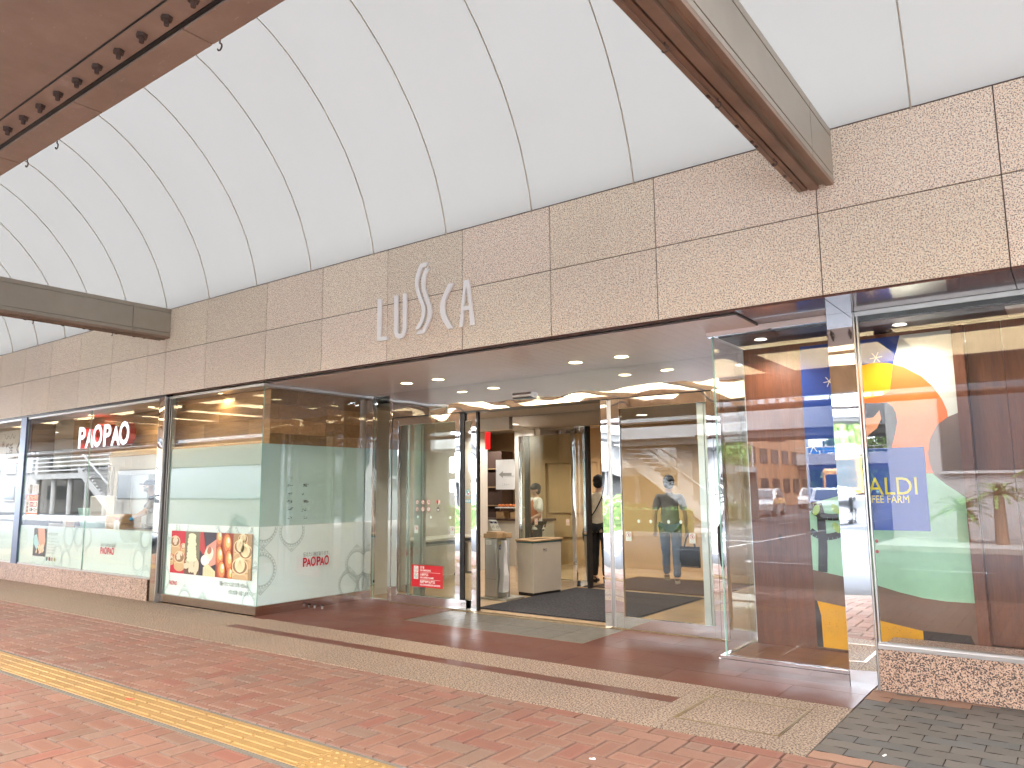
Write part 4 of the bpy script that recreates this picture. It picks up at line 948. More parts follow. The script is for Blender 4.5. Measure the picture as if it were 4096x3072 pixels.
# ---- stickers on the doors (each a thing)
def nosign(a, u, v, r, kind, l=2, c=(.42, .03, .03)):
    a.ellipse(u, v, r, r, (.80, .82, .78), l, 24); a.ring(u, v, r*.82, r, c, l+1, 24)
    K = (.03, .03, .03)
    if kind == 'smoke': a.rect(u-r*.5, v-r*.2, u+r*.45, v-r*.02, K, l+1); a.line(u+r*.3, v+.1*r, u+r*.1, v+.5*r, r*.12, K, l+1)
    elif kind == 'flame': a.poly([(u-r*.1, v-r*.5), (u+r*.25, v-r*.2), (u+r*.1, v+r*.3), (u+r*.0, v+r*.55), (u-r*.1, v+r*.2), (u-r*.3, v-r*.1)], K, l+1)
    elif kind == 'camera': a.rect(u-r*.45, v-r*.3, u+r*.45, v+r*.25, K, l+1); a.rect(u-.2*r, v+r*.2, u+r*.2, v+r*.4, K, l+1.2); a.ellipse(u, v, r*.18, r*.18, (.8, .8, .78), l+1.5)
    elif kind == 'dog': a.rect(u-r*.4, v-r*.15, u+r*.3, v+r*.2, K, l+1); a.ellipse(u+r*.4, v+r*.3, r*.2, r*.15, K, l+1); [a.rect(u+q*r, v-r*.5, u+(q+.13)*r, v-r*.1, K, l+1) for q in (-.4, .15)]
    elif kind == 'food': a.rect(u-r*.25, v-r*.5, u+r*.25, v+r*.2, K, l+1); a.line(u, v+r*.2, u+r*.2, v+r*.55, r*.1, K, l+1)
    elif kind == 'hand': a.ellipse(u+r*.05, v-r*.2, r*.28, r*.3, K, l+1); [a.line(u-r*.15+q*r*.18, v, u-r*.3+q*r*.2, v+r*.5, r*.1, K, l+1) for q in range(4)]
    else: a.ellipse(u, v+r*.4, r*.13, r*.13, K, l+1); a.line(u, v+r*.3, u+r*.05, v-r*.2, r*.22, K, l+1); a.line(u, v-r*.1, u-r*.3, v-r*.5, r*.12, K, l+1); a.line(u, v-.1*r, u+r*.3, v-r*.5, r*.12, K, l+1)
    a.line(u-r*.62, v+r*.62, u+r*.62, v-r*.62, r*.14, c, l+2)
a = Art((-7.24, 7.4935, .242), (1, 0, 0)); W, H = .556, .283
a.rect(0, 0, W, H, (.55, .01, .02), 0)
WH = (.85, .83, .80)
for v, k in ((.19, 'smoke'), (.102, 'flame')): a.rect(.045, v-.002, .125, v+.078, WH, 1); nosign(a, .085, v+.038, .033, k, 2, (.1, .1, .1))
a.text('禁煙', .155, .238, .036, WH, 1, .001, width=.075); a.text('NO SMOKING', .155, .206, .030, WH, 1, .001, width=.19)
a.rect(.155, .190, .51, .193, WH, 1); a.text('火気厳禁', .155, .148, .036, WH, 1, .001, width=.15); a.text('NO OPEN FLAME', .155, .113, .030, WH, 1, .001, width=.24)
a.rect(.155, .098, .51, .101, WH, 1); a.text('危険物持込厳禁', .155, .058, .036, WH, 1, .001, width=.27); a.text('NO DANGEROUS GOODS', .155, .022, .030, WH, 1, .001, width=.355)
tag(a.build('warning_sticker'), 'red rectangular sticker with white no smoking, no open flame text on left door', 'sticker')
kinds = [('smoke', 'no smoking', 0, 1), ('flame', 'no open flame', 1, 1), ('camera', 'no photography', 2, 1), ('food', 'no eating', 0, 0), ('dog', 'no pets', 1, 0), ('person', 'no running', 2, 0)]
for k, nm, i, j in kinds:
    a = Art((-7.146+.105*i, 7.4935, 1.25+.093*j), (1, 0, 0)); nosign(a, 0, 0, .030, k, 0); a.text('ご遠慮ください', -.028, -.050, .014, (.2, .05, .05), 0, width=.056)
    tag(a.build('prohibition_sticker'), f'round red {nm} pictogram sticker on the left glass door', 'sticker', 'round prohibition stickers on the left door')
a = Art((-6.77, 7.4935, 1.343), (1, 0, 0)); a.poly([(0, -.035), (-.03, .0), (-.03, .02), (-.015, .032), (0, .022), (0, 0)], (.5, .02, .02), 1); a.poly([(0, -.035), (.03, .0), (.03, .02), (.015, .032), (0, .022), (0, 0)], (.62, .62, .58), 1); a.line(.01, .02, -.008, -.012, .006, (.6, .02, .02), 2); a.text('AED設置', -.032, -.055, .016, (.05, .05, .05), 1, width=.064)
tag(a.build('heart_sticker'), 'red and white heart sticker of a defibrillator notice on left door', 'sticker')
a = Art((-6.77, 7.4935, 1.248), (1, 0, 0)); a.ellipse(0, 0, .026, .032, (.03, .03, .03), 1); a.rect(-.02, -.004, .02, .008, (.6, .6, .58), 2); a.ellipse(0, -.014, .012, .007, (.6, .6, .58), 2); a.text('防犯カメラ作動中', -.036, -.050, .014, (.05, .05, .05), 1, width=.072)
tag(a.build('guard_sticker'), 'black helmeted guard face sticker below the heart sticker', 'sticker')
lab = ['leftmost white dot on the left glass door', 'middle pale dot on the left glass door', 'right white dot on left glass door near its stile', 'leftmost dot on right glass door', 'second dot from the left on right glass door', 'third dot from the left on right glass door', 'rightmost dot on right glass door']
for (x), lb in zip((-7.132, -6.899, -6.555, -3.865, -3.723, -3.516, -3.378), lab):
    a = Art((x, 7.4935, 1.148), (1, 0, 0)); a.ellipse(0, 0, .0165, .0195, (.66, .80, .76), 0, 20); tag(a.build('dot_sticker'), lb, 'sticker', 'round safety dots on the glass doors')
for x, lb in zip((-7.158, -6.523, -3.992, -3.258), ('small white finger caution sticker at the left edge of left door', 'small white finger caution sticker at the right edge of left door', 'small white finger caution sticker at the left edge of right door', 'small white finger caution sticker at the right edge of right door')):
    a = Art((x, 7.4935, .985), (1, 0, 0)); a.rect(-.034, -.05, .034, .05, (.68, .74, .70), 0); nosign(a, 0, .017, .025, 'hand', 1); a.text('ドアに', -.018, -.026, .016, (.1, .3, .28), 1, width=.036); a.text('ちゅうい', -.024, -.043, .016, (.1, .3, .28), 1, width=.05)
    tag(a.build('caution_sticker'), lb, 'sticker', 'finger caution stickers on the glass doors')
for x, lb in ((-7.08, 'small caution sticker on the left side of the inner door'), (-6.48, 'small caution sticker beside the inner door stile')):
    a = Art((x, 10.178, .985), (1, 0, 0)); a.rect(-.034, -.05, .034, .05, (.55, .42, .28), 0); nosign(a, 0, .017, .025, 'hand', 1); tag(a.build('caution_sticker'), lb, 'sticker', 'finger caution stickers on the glass doors')
a = Art((-6.307, 7.542, 1.424), (1, 0, 0)); a.poly([(-.048, 0), (.048, 0), (.004, .095), (-.004, .095)], (.15, .45, .55), 0); a.poly([(-.038, .006), (.038, .006), (0, .08)], (.75, .80, .80), 1); a.rect(-.012, .014, .004, .06, (.1, .35, .5), 2); a.rect(.006, .012, .022, .035, (.5, .05, .1), 2)
tag(a.build('warning_sticker'), 'pale blue triangle automatic door sticker on the narrow glass', 'sticker')
a = Art((-6.306, 7.542, 1.336), (1, 0, 0)); a.rect(-.048, 0, .048, .042, (.05, .45, .60), 0); a.rect(-.04, .006, .04, .036, (.75, .8, .8), 1); a.text('自動', -.03, .011, .026, (.1, .3, .4), 2, width=.055)
tag(a.build('door_sticker'), 'small blue framed automatic door label below the triangle sticker', 'sticker')
# posters on the left window next to the blue pillar
t = thing('window_poster', 'stacked small orange and white food offer posters on window beside blue pillar', 'poster', (-14.63, 5.731, 1.14))
a = Art((0, 0, 0), (1, 0, 0)); OR = (.62, .13, .04)
a.rect(-.235, 0, .235, .34, (.74, .72, .66), 0); a.rect(-.235, .235, .235, .34, OR, 1); a.rect(-.235, 0, .235, .03, OR, 1); a.ellipse(-.165, .24, .06, .09, (.72, .68, .6), 2); a.text('生姜', -.195, .22, .06, (.35, .05, .03), 3, width=.06)
a.text('焼ギョーザの日', -.09, .265, .07, (.85, .75, .4), 3, .002, width=.30); a.rect(-.09, .135, .20, .215, (.35, .02, .03), 1); a.text('2ヶ増量!', -.08, .152, .07, (.85, .82, .7), 3, .002, width=.27); a.text('10▶12ヶ', -.10, .055, .085, (.06, .05, .05), 3, .002, width=.31)
for k in range(3): a.rect(-.215, .04+.06*k, -.13, .09+.06*k, (.30, .16, .10), 2)
a.rect(-.235, .36, .235, .515, (.72, .72, .70), 0); a.rect(-.13, .36, -.02, .515, (.13, .10, .08), 1)
for k in range(14): a.ellipse(-.12+.09*rnd.random(), .37+.13*rnd.random(), .018, .01, (.35, .28, .22), 2+k*.1, 8, rnd.random()*3)
for k in range(5): a.text('お肉屋さんの味', .0, .375+.026*k, .022, (.15, .15, .15), 1, width=.21-.03*(k % 2)); a.text('点心', -.21, .375+.026*k, .022, (.15, .15, .15), 1, width=.05)
a.build('poster_sheet', t, 'print')
# ================================================================== PEOPLE
def skin(name, V, E, rad, mat, parent, lvl=2, root=0):
    me = bpy.data.meshes.new(name); me.from_pydata([tuple(v) for v in V], E, []); ob = bpy.data.objects.new(name, me); COL.objects.link(ob)
    md = ob.modifiers.new('skin', 'SKIN'); md.use_smooth_shade = True
    sv = me.skin_vertices[0].data
    for i, r in enumerate(rad): sv[i].radius = r if hasattr(r, '__len__') else (r, r); sv[i].use_root = (i == root)
    m2 = ob.modifiers.new('sub', 'SUBSURF'); m2.levels = lvl; m2.render_levels = lvl
    bpy.context.view_layer.update(); dg = bpy.context.evaluated_depsgraph_get(); me2 = bpy.data.meshes.new_from_object(ob.evaluated_get(dg)); me2.name = name
    bpy.data.objects.remove(ob)
    me2.materials.clear(); me2.materials.append(M(mat))
    for p in me2.polygons: p.use_smooth = True
    ca = me2.color_attributes.new('Col', 'FLOAT_COLOR', 'CORNER'); ca.data.foreach_set('color', [1.0]*4*len(me2.loops))
    o = bpy.data.objects.new(name, me2); COL.objects.link(o); o.parent = parent; return o
def lerp(a, b, t): return tuple(a[i]+(b[i]-a[i])*t for i in range(3))
def person(label, loc, rz, J, shirt, trousers, shoes, sleeve=.55, hands='skin', hair='short', extra=None, hemz=None, skirt=False):
    """J: joints in the person's own frame, facing +Y"""
    t = thing('person', label, 'person', loc, rz)
    V = []; E = []; Rr = []
    def add(p, r, par=None):
        V.append(p); Rr.append(r); i = len(V)-1
        if par is not None: E.append((par, i))
        return i
    pel = add(J['pelvis'], (.135, .10)); sp = add(lerp(J['pelvis'], J['chest'], .5), (.115, .085), pel); ch = add(J['chest'], (.135, .095), sp); nk = add(J['neck'], .052, ch)
    hd = J['head']; h0 = add((hd[0], hd[1]-.0, hd[2]-.07), .062, nk); h1 = add(hd, (.078, .092), h0); h2 = add((hd[0], hd[1]-.008, hd[2]+.075), (.060, .070), h1)
    for s, sg in (('l', -1), ('r', 1)):
        sh_, el, wr_ = J['sh_'+s], J['el_'+s], J['wr_'+s]
        a1 = add(sh_, .052, ch); a2 = add(lerp(sh_, el, .5), .044, a1); a3 = add(el, .036, a2); a4 = add(lerp(el, wr_, .35), .038, a3); a5 = add(wr_, .024, a4)
        d = (Vector(wr_)-Vector(el)).normalized(); side = d.cross(Vector((0, 1, 0)) if abs(d.y) < .8 else Vector((0, 0, 1))).normalized()
        pm = add(tuple(Vector(wr_)+d*.05), (.034, .018), a5)
        hip, kn, an = J['hip_'+s], J['kn_'+s], J['an_'+s]
        l1 = add(hip, .085, pel); l2 = add(lerp(hip, kn, .5), .074, l1); l3 = add(kn, .054, l2); l4 = add(lerp(kn, an, .35), .054, l3); l5 = add(an, .036, l4)
        to = J.get('to_'+s, (an[0], an[1]+.15, an[2]-.05)); add(to, .028, l5)
        # fingers
        for q in range(4):
            b0 = Vector(wr_)+d*.085+side*(.024-.016*q); ln = (.062, .072, .066, .05)[q]; cur = Vector((0, .35 if d.z < -.5 else 0, -.4 if d.z > -.5 else 0))
            f0 = add(tuple(b0), .0095, pm); f1 = add(tuple(b0+d*ln*.5+cur*.01), .0085, f0); add(tuple(b0+d*ln*.85+cur*.05), .0075, f1)
        tb = Vector(wr_)+d*.045+side*.033; f0 = add(tuple(tb), .0105, pm); add(tuple(tb+(d*.8+side*.5).normalized()*.04), .009, f0)
    body = skin('body', V, E, Rr, 'skin', t)
    # face
    f = MB(); 
    f.ell((hd[0], hd[1]+.098, hd[2]-.012), (.012, .016, .022), 10, 8)
    for sg in (-1, 1): f.ell((hd[0]+sg*.080, hd[1]-.005, hd[2]-.01), (.010, .020, .030), 10, 8)
    f.build('nose_and_ears', 'skin', t, smooth=True)
    f = MB()
    for sg in (-1, 1): f.ell((hd[0]+sg*.031, hd[1]+.083, hd[2]+.012), (.012, .008, .006), 10, 6); f.obox((hd[0]+sg*.031, hd[1]+.089, hd[2]+.032), (.030, .008, .005))
    f.build('eyes', 'hair', t)
    if hair != 'cap':
        f = MB(); f.ell((hd[0], hd[1]-.018, hd[2]+.030), (.090, .104, .102), 22, 14, 0, (1, 1, 1), -.25); f.ell((hd[0], hd[1]-.040, hd[2]-.02), (.080, .075, .075 if hair == 'short' else .11), 20, 12)
        rr_ = random.Random(3)
        f.v = [(x+rr_.uniform(-.004, .004), y+rr_.uniform(-.004, .004), z+rr_.uniform(-.004, .004)) for x, y, z in f.v]
        f.build('hair', 'hair', t, smooth=True)
    # shirt
    V = []; E = []; Rr = []
    hz = hemz if hemz else .06
    hem = add((J['pelvis'][0], J['pelvis'][1], J['pelvis'][2]-hz), (.168, .125)); p_ = add(J['pelvis'], (.160, .122), hem); s2 = add(lerp(J['pelvis'], J['chest'], .5), (.148, .112), p_); c2 = add(J['chest'], (.160, .118), s2); n2 = add(lerp(J['chest'], J['neck'], .72), (.082, .072), c2); add(lerp(J['chest'], J['neck'], .92), (.062, .060), n2)
    for s in ('l', 'r'):
        sh_, el, wr_ = J['sh_'+s], J['el_'+s], J['wr_'+s]
        a1 = add(sh_, .068, c2); a2 = add(lerp(sh_, el, .55), .064, a1)
        if sleeve < 1: add(lerp(sh_, el, .85), .063, a2)
        else: a3 = add(el, .052, a2); add(lerp(el, wr_, .85), .040, a3)
    so = skin('shirt', V, E, Rr, shirt, t, root=1)
    tx = bpy.data.textures.get('folds') or bpy.data.textures.new('folds', 'CLOUDS'); tx.noise_scale = .09
    dm = so.modifiers.new('folds', 'DISPLACE'); dm.texture = tx; dm.strength = .028; dm.mid_level = .5
    V = []; E = []; Rr = []
    p_ = add(J['pelvis'], (.150, .116))
    for s in ('l', 'r'):
        hip, kn, an = J['hip_'+s], J['kn_'+s], J['an_'+s]
        l1 = add(hip, .102, p_); l2 = add(lerp(hip, kn, .5), .090, l1); l3 = add(kn, .074, l2); l4 = add(lerp(kn, an, .5), .068, l3); add(lerp(kn, an, .97), .060, l4)
    so = skin('trousers', V, E, Rr, trousers, t); dm = so.modifiers.new('folds', 'DISPLACE'); dm.texture = tx; dm.strength = .018; dm.mid_level = .5
    for s in ('l', 'r'):
        an = J['an_'+s]; to = J.get('to_'+s, (an[0], an[1]+.15, an[2]-.05)); hl = (an[0], an[1]-.035, an[2]-.045)
        skin('shoe', [hl, lerp(hl, to, .5), to, (an[0], an[1]-.01, an[2]+.01)], [(0, 1), (1, 2), (0, 3)], [(.043, .040), (.046, .034), (.044, .028), (.045, .045)], shoes, t)
    if extra: extra(t, J)
    return t
def pose(h=1.70, lean=0, **kw):
    k = h/1.72
    J = dict(pelvis=(0, 0, .96), chest=(0, .0, 1.27), neck=(0, .0, 1.475), head=(0, .02, 1.60),
             sh_l=(-.175, 0, 1.39), sh_r=(.175, 0, 1.39), el_l=(-.235, -.03, 1.11), el_r=(.235, -.03, 1.11), wr_l=(-.245, .03, .87), wr_r=(.245, .03, .87),
             hip_l=(-.09, 0, .89), hip_r=(.09, 0, .89), kn_l=(-.10, .02, .49), kn_r=(.10, .02, .49), an_l=(-.10, -.02, .085), an_r=(.10, -.02, .085))
    J.update(kw)
    return {n_: (v[0]*k, v[1]*k, v[2]*k) for n_, v in J.items()}
def strap(t, J):
    g_ = MB(); g_.tube([(.13, .10, 1.44), (.02, .0, 1.49), (-.02, -.12, 1.40), (.06, -.145, 1.30), (.0, -.140, 1.18), (-.12, -.12, 1.02), (-.20, -.06, .90)][1:], .010, 8); g_.build('bag_strap', 'black_cloth', t)
    g_ = MB(); g_.ell((-.215, -.02, .80), (.05, .12, .15), 16, 10); g_.build('shoulder_bag', 'black_cloth', t, smooth=True)
def strap2(t, J):
    g_ = MB(); g_.tube([(.10, -.06, 1.47), (.13, -.125, 1.40), (.08, -.150, 1.28), (0, -.148, 1.15), (-.10, -.135, 1.03), (-.17, -.09, .93), (-.20, -.03, .85)], .011, 8); g_.build('bag_strap', 'black_cloth', t)
    g_ = MB(); g_.ell((-.225, .0, .76), (.055, .13, .16), 16, 10); g_.build('shoulder_bag', 'black_cloth', t, smooth=True)
person('man in beige linen shirt with cross body bag, seen from behind in the doorway', (-6.335, 10.9, 0), R(6), pose(1.72, kn_l=(-.10, .04, .49), el_l=(-.26, -.02, 1.12)), 'beige_linen', 'black_cloth', 'black_cloth', .55, extra=strap2, hemz=.17)
walk = dict(kn_l=(-.09, .16, .52), an_l=(-.09, .20, .12), to_l=(-.09, .34, .07), kn_r=(.09, -.02, .49), an_r=(.09, -.16, .10), to_r=(.09, -.02, .035), el_r=(.24, -.02, 1.12), wr_r=(.25, .06, .86), el_l=(-.23, -.08, 1.12), wr_l=(-.24, -.02, .88))
person('man in grey t-shirt and dark trousers walking behind the right glass door', (-5.30, 11.35, 0), R(22), pose(1.70, **walk), 'grey_cloth', 'blue_grey_cloth', 'shoe_beige', .55, hemz=.14)
t = thing('tote_bag', 'flat black tote bag carried by the man in grey', 'bag', (-5.02, 11.42, .28), R(15))
g = MB(); g.prism([(-.17, 0), (.17, -.02), (.165, .30), (-.15, .31)], lambda u, v, d: (u*.9, d+u*.25, v), -.04, .04); g.build('bag_body', 'black_cloth', t, bevel=.012)
for dy in (-.03, .03): g = MB(); g.tube([(-.08, dy-.02, .29), (-.045, dy, .43), (0, dy*.3, .51), (.05, dy, .43), (.09, dy+.02, .29)], .008, 8); g.build('handle', 'black_cloth', t)
def apron(t, J):
    g_ = MB(); g_.ell((0, .02, 1.0), (.15, .125, .34), 20, 12); g_.build('apron', 'orange_cloth', t, smooth=True)
person('shop assistant in white blouse and orange apron behind the umbrella stand', (-8.35, 12.0, 0), R(150), pose(1.60, el_l=(-.22, .02, 1.1), wr_l=(-.10, .2, 1.0), el_r=(.22, .02, 1.1), wr_r=(.1, .2, 1.0)), 'white_cloth', 'black_cloth', 'black_cloth', .9, extra=apron)
def kitchen(t, J):
    hd = J['head']
    g_ = MB(); g_.ell((hd[0], hd[1]-.01, hd[2]+.045), (.098, .108, .085), 22, 12, 0, (1, 1, 1), -.15); g_.ell((hd[0], hd[1]+.11, hd[2]+.045), (.075, .06, .010), 16, 8); g_.build('cap', 'navy_cloth', t, smooth=True)
    g_ = MB(); g_.ell((hd[0], hd[1]+.055, hd[2]-.035), (.072, .058, .048), 18, 12); g_.build('face_mask', 'mask_white', t, smooth=True)
    g_ = MB(); g_.ell((0, .03, .98), (.158, .120, .36), 22, 14); g_.build('apron', 'apron_grey', t, smooth=True)
    for s in ('l', 'r'):
        d = (Vector(J['wr_'+s])-Vector(J['el_'+s])).normalized(); w_ = Vector(J['wr_'+s]); V_ = [tuple(w_-d*.05), tuple(w_), tuple(w_+d*.05), tuple(w_+d*.09)]; E_ = [(0, 1), (1, 2), (2, 3)]; R_ = [.032, .032, (.042, .026), (.036, .02)]
        sd_ = d.cross(Vector((0, 0, 1))).normalized()
        for q in range(4): V_ += [tuple(w_+d*.10+sd_*(.026-.017*q)), tuple(w_+d*.16+sd_*(.028-.018*q)+Vector((0, 0, -.02)))]; k_ = len(V_); E_ += [(3, k_-2), (k_-2, k_-1)]; R_ += [.0115, .010]
        V_ += [tuple(w_+d*.05+sd_*.04), tuple(w_+d*.09+sd_*.055)]; k_ = len(V_); E_ += [(2, k_-2), (k_-2, k_-1)]; R_ += [.012, .010]
        skin('glove', V_, E_, R_, 'glove_blue', t)
person('kitchen worker in navy cap and face mask with bright blue gloves behind the counter', (-12.75, 6.95, 0), R(140), pose(1.74, chest=(0, .04, 1.27), neck=(0, .08, 1.46), head=(0, .13, 1.58), el_l=(-.25, .14, 1.17), wr_l=(-.14, .34, 1.06), el_r=(.25, .14, 1.17), wr_r=(.12, .36, 1.06)), 'navy_cloth', 'navy_cloth', 'black_cloth', .55, hair='cap', extra=kitchen)

# ================================================================== OBJECTS INSIDE
t = thing('entrance_mat', 'large black textured doormat inside the open entrance doors', 'doormat', (-5.30, 8.93, 0)); g = MB(); g.box(-1.01, -1.18, .003, 1.02, 1.19, .014); g.build('mat_pile', 'entrance_mat', t); g = MB(); g.box(-1.03, -1.2, .0015, 1.04, 1.21, .006); g.build('mat_edge', 'dark_rubber', t)
t = thing('entrance_mat', 'brown doormat beyond the inner glass doors', 'doormat', (-5.2, 11.15, 0)); g = MB(); g.box(-1.0, -.80, .003, 1.0, .80, .012); g.build('mat_pile', 'brown_mat', t)
# umbrella bagging machine
t = thing('umbrella_stand', 'grey steel umbrella bag dispenser with tan lid and hanging plastic sleeves', 'dispenser', (-6.66, 8.58, 0), R(0))
g = MB(); g.box(-.17, -.15, 0, .30, .26, .028); g.build('base_plate', 'machine_grey', t, bevel=.006)
g = MB(); g.box(-.115, -.11, .028, .105, .11, .83); g.build('column', 'machine_grey', t, bevel=.006)
g = MB(); g.box(-.095, -.1125, .05, .085, -.111, .27); g.box(-.095, -.1125, .28, .085, -.111, .82); g.build('front_panel', 'steel', t)
g = MB(); g.prism([(-.13, -.12), (.115, -.12), (.13, -.09), (.13, .09), (.10, .12), (-.13, .12)], lambda u, v, d: (u, v, d), .832, .89); g.prism([(-.10, -.09), (.095, -.09), (.10, .09), (-.10, .09)], lambda u, v, d: (u, v, d), .89, .915); g.build('lid', 'tan_plastic', t, bevel=.01)
g = MB(); g.box(.13, -.02, .83, .20, .12, .90); g.build('dispensing_head', 'tan_plastic', t, bevel=.008)
g = MB(); g.cyl((.18, .06, .028), (.18, .06, .83), .014, n=14); g.build('pole', 'steel', t)
g = MB(); rr = random.Random(5)
pts = [(.11+.012*math.sin(i*1.7), .0+.10*math.cos(i*.9)) for i in range(10)]
for k in range(7):
    x0 = .118+k*.012; 
    n_ = 9; L = []
    for i in range(n_+1):
        z = .80-.70*i/n_; w_ = .018+.055*(i/n_); L.append((z, w_, .008*math.sin(i*1.3+k)))
    for i in range(n_): g.face([(x0+L[i][2], -.02-L[i][1], L[i][0]), (x0+L[i][2], -.02+L[i][1], L[i][0]), (x0+L[i+1][2], -.02+L[i+1][1], L[i+1][0]), (x0+L[i+1][2], -.02-L[i+1][1], L[i+1][0])])
g.build('plastic_sleeves', 'white_plastic', t)
a = Art((-.04, -.02, .93), (1, 0, 0), (-.56, .10, .78)); a.rect(0, 0, .155, .19, (.75, .74, .70), 0); a.rect(.012, .125, .072, .16, (.03, .03, .12), 1); a.rect(.08, .125, .142, .16, (.03, .03, .12), 1); a.text('1', .018, .131, .03, WH, 2); a.text('2', .088, .131, .03, WH, 2)
for (u, v) in ((.04, .06), (.11, .06)): a.ring(u, v, .018, .022, (.1, .1, .1), 1, 14); a.line(u-.02, v-.02, u+.02, v+.035, .004, (.1, .1, .1), 1)
a.build('instruction_card', t)
a = Art((-.09, -.1135, .74), (1, 0, 0)); a.rect(0, 0, .10, .062, (.70, .70, .66), 0); [a.text('かさぽん', .01, .01+.015*k, .013, (.1, .1, .1), 1) for k in range(3)]; a.build('label', t)
a = Art((.1065, -.09, .42), (0, 1, 0)); a.rect(.02, .26, .15, .31, (.02, .06, .20), 0); a.text('傘ぽん', .03, .27, .038, WH, 1, width=.11); a.rect(.02, 0, .15, .25, (.70, .70, .66), 0); a.ellipse(.085, .17, .02, .05, (.65, .50, .05), 1); a.line(.085, .12, .07, .03, .012, (.1, .3, .1), 1); a.line(.10, .22, .09, .05, .006, (.1, .1, .1), 1); a.rect(.025, .33, .055, .36, (.65, .50, .05), 0); a.build('label', t)
# bin
t = thing('waste_bin', 'tall off-white rectangular bin with tan rim and dark teal band', 'bin', (-6.44, 9.33, 0), R(-8))
g = MB(); g.prism([(-.155, -.30), (.155, -.30), (.155, .30), (-.155, .30)], lambda u, v, d: (u*(1+.04*(d > .5)), v*(1+.03*(d > .5)), d), .045, .735); g.build('bin_body', 'bin_body', t, bevel=.012)
g = MB(); g.box(-.145, -.29, 0, .145, .29, .045); g.build('plinth', 'black_metal', t)
g = MB(); g.box(-.164, -.312, .736, .164, .312, .757); g.build('band', 'teal_plastic', t)
g = MB(); 
g.tube([(-.165, -.315, .772), (.165, -.315, .772), (.165, .315, .772), (-.165, .315, .772), (-.165, -.315, .772)], .018, 10); g.build('rim', 'tan_plastic', t, smooth=True)
g = MB(); g.box(-.15, -.30, .757, .15, .30, .765); g.build('liner', 'dark_rubber', t)
a = Art((.1635, -.10, .62), (0, 1, 0)); a.text('PRO', .0, .0, .045, (.08, .08, .08), 0, .001); a.rect(.0, -.015, .09, -.012, (.1, .1, .1), 0); a.build('label', t)
# folding table
t = thing('folding_table', 'long cream topped folding table on grey wheeled legs along hall wall', 'table', (-8.75, 9.65, 0))
g = MB(); g.box(-.30, -.75, .69, .28, .90, .72); g.build('table_top', 'table_top', t, bevel=.012)
g = MB(); g.box(-.22, -.68, .60, .20, .84, .63); g.build('under_shelf', 'table_frame', t)
for y in (-.62, .78):
    g = MB(); g.box(-.03, y-.025, .09, .03, y+.025, .685); g.box(-.25, y-.025, .06, .25, y+.025, .10); g.box(-.24, y-.02, .63, .22, y+.02, .685); l_ = g.build('leg', 'table_frame', t, bevel=.006)
    for x in (-.23, .23): g = MB(); g.cyl((x-.03, y, .034), (x-.008, y, .034), .033, n=18); g.cyl((x+.008, y, .034), (x+.03, y, .034), .033, n=18); g.build('caster', 'dark_rubber', l_)
# hall notices and shop behind
t = thing('notice_board', 'grey white notice board with an arrow hanging in the hall', 'notice', (-9.3, 12.3, 1.50)); g = MB(); g.box(-.24, 0, 0, .24, .02, .60); g.build('board', 'white_plastic', t)
a = Art((-.24, -.002, 0), (1, 0, 0)); a.poly([(.08, .30), (.18, .37), (.18, .33), (.40, .33), (.40, .27), (.18, .27), (.18, .23)], (.30, .30, .28), 0); a.text('こちらへ', .15, .08, .05, (.35, .35, .33), 0); a.build('arrow_print', t)
t = thing('shop_counter', 'cream shop counter with stacked boxes at the back of the hall', 'counter', (-9.4, 12.55, 0)); g = MB(); g.box(-.9, -.25, 0, .9, .3, .88); g.build('counter_body', 'table_top', t); g = MB(); g.box(-.93, -.28, .88, .93, .33, .92); g.build('counter_top', 'dark_beam', t)
for i, (x, z, s_) in enumerate(((-9.1, .921, .16), (-8.85, .921, .20), (-9.45, .921, .18))):
    g = MB(); g.box(x-s_/2, 12.3, z, x+s_/2, 12.5, z+s_*.8); tag(g.build('cardboard_box', 'tan_plastic', bevel=.004), ['small box in the middle of the hall counter', 'larger right hand box on the hall counter', 'left box on the hall counter'][i], 'box', 'boxes on the hall counter')
t = thing('bread_tray', 'tray of pink wrapped pastries on the hall counter', 'food tray', (-9.25, 12.4, 1.13)); g = MB(); g.box(-.28, -.15, 0, .28, .15, .02); g.build('tray', 'white_plastic', t); g = MB()
for k in range(12): g.ell((-.22+.09*(k % 6), -.07+.12*(k//6), .05), (.04, .045, .03), 10, 6)
g.build('pastries', 'orange_cloth', t, smooth=True)
g = MB(); g.box(-.26, -.02, -.21, -.24, .0, 0); g.box(.24, -.02, -.21, .26, 0, 0); g.build('stand', 'table_frame', t)
t = thing('wall_panel', 'dark brown shelving unit at the back left of the hall', 'shelf unit', (-10.2, 12.9, 0)); g = MB(); g.box(-.7, -.2, 0, .5, .2, 2.3); g.build('cabinet', 'dark_beam', t)
g = MB(); 
for k in range(5): g.box(-.6, -.24, .4+.38*k, .4, -.2, .42+.38*k)
g.build('shelf', 'tan_plastic', t)
t = thing('hanging_banner', 'narrow red lit banner hanging left in the hall', 'banner', (-8.52, 10.75, 2.22)); g = MB(); g.box(-.052, -.01, 0, .052, .01, .31); g.build('banner_cloth', 'red_glow', t)
t = thing('menu_screen', 'small green lit menu screen behind the left door', 'screen', (-9.62, 11.2, 1.47)); g = MB(); g.box(-.18, 0, 0, .18, .04, .55); g.build('screen_case', 'black_metal', t)
g = MB()
for k in range(6): g.box(-.15, -.004, .05+.08*k, .15, -.001, .10+.08*k)
g.build('screen_lines', 'menu_glow', t)
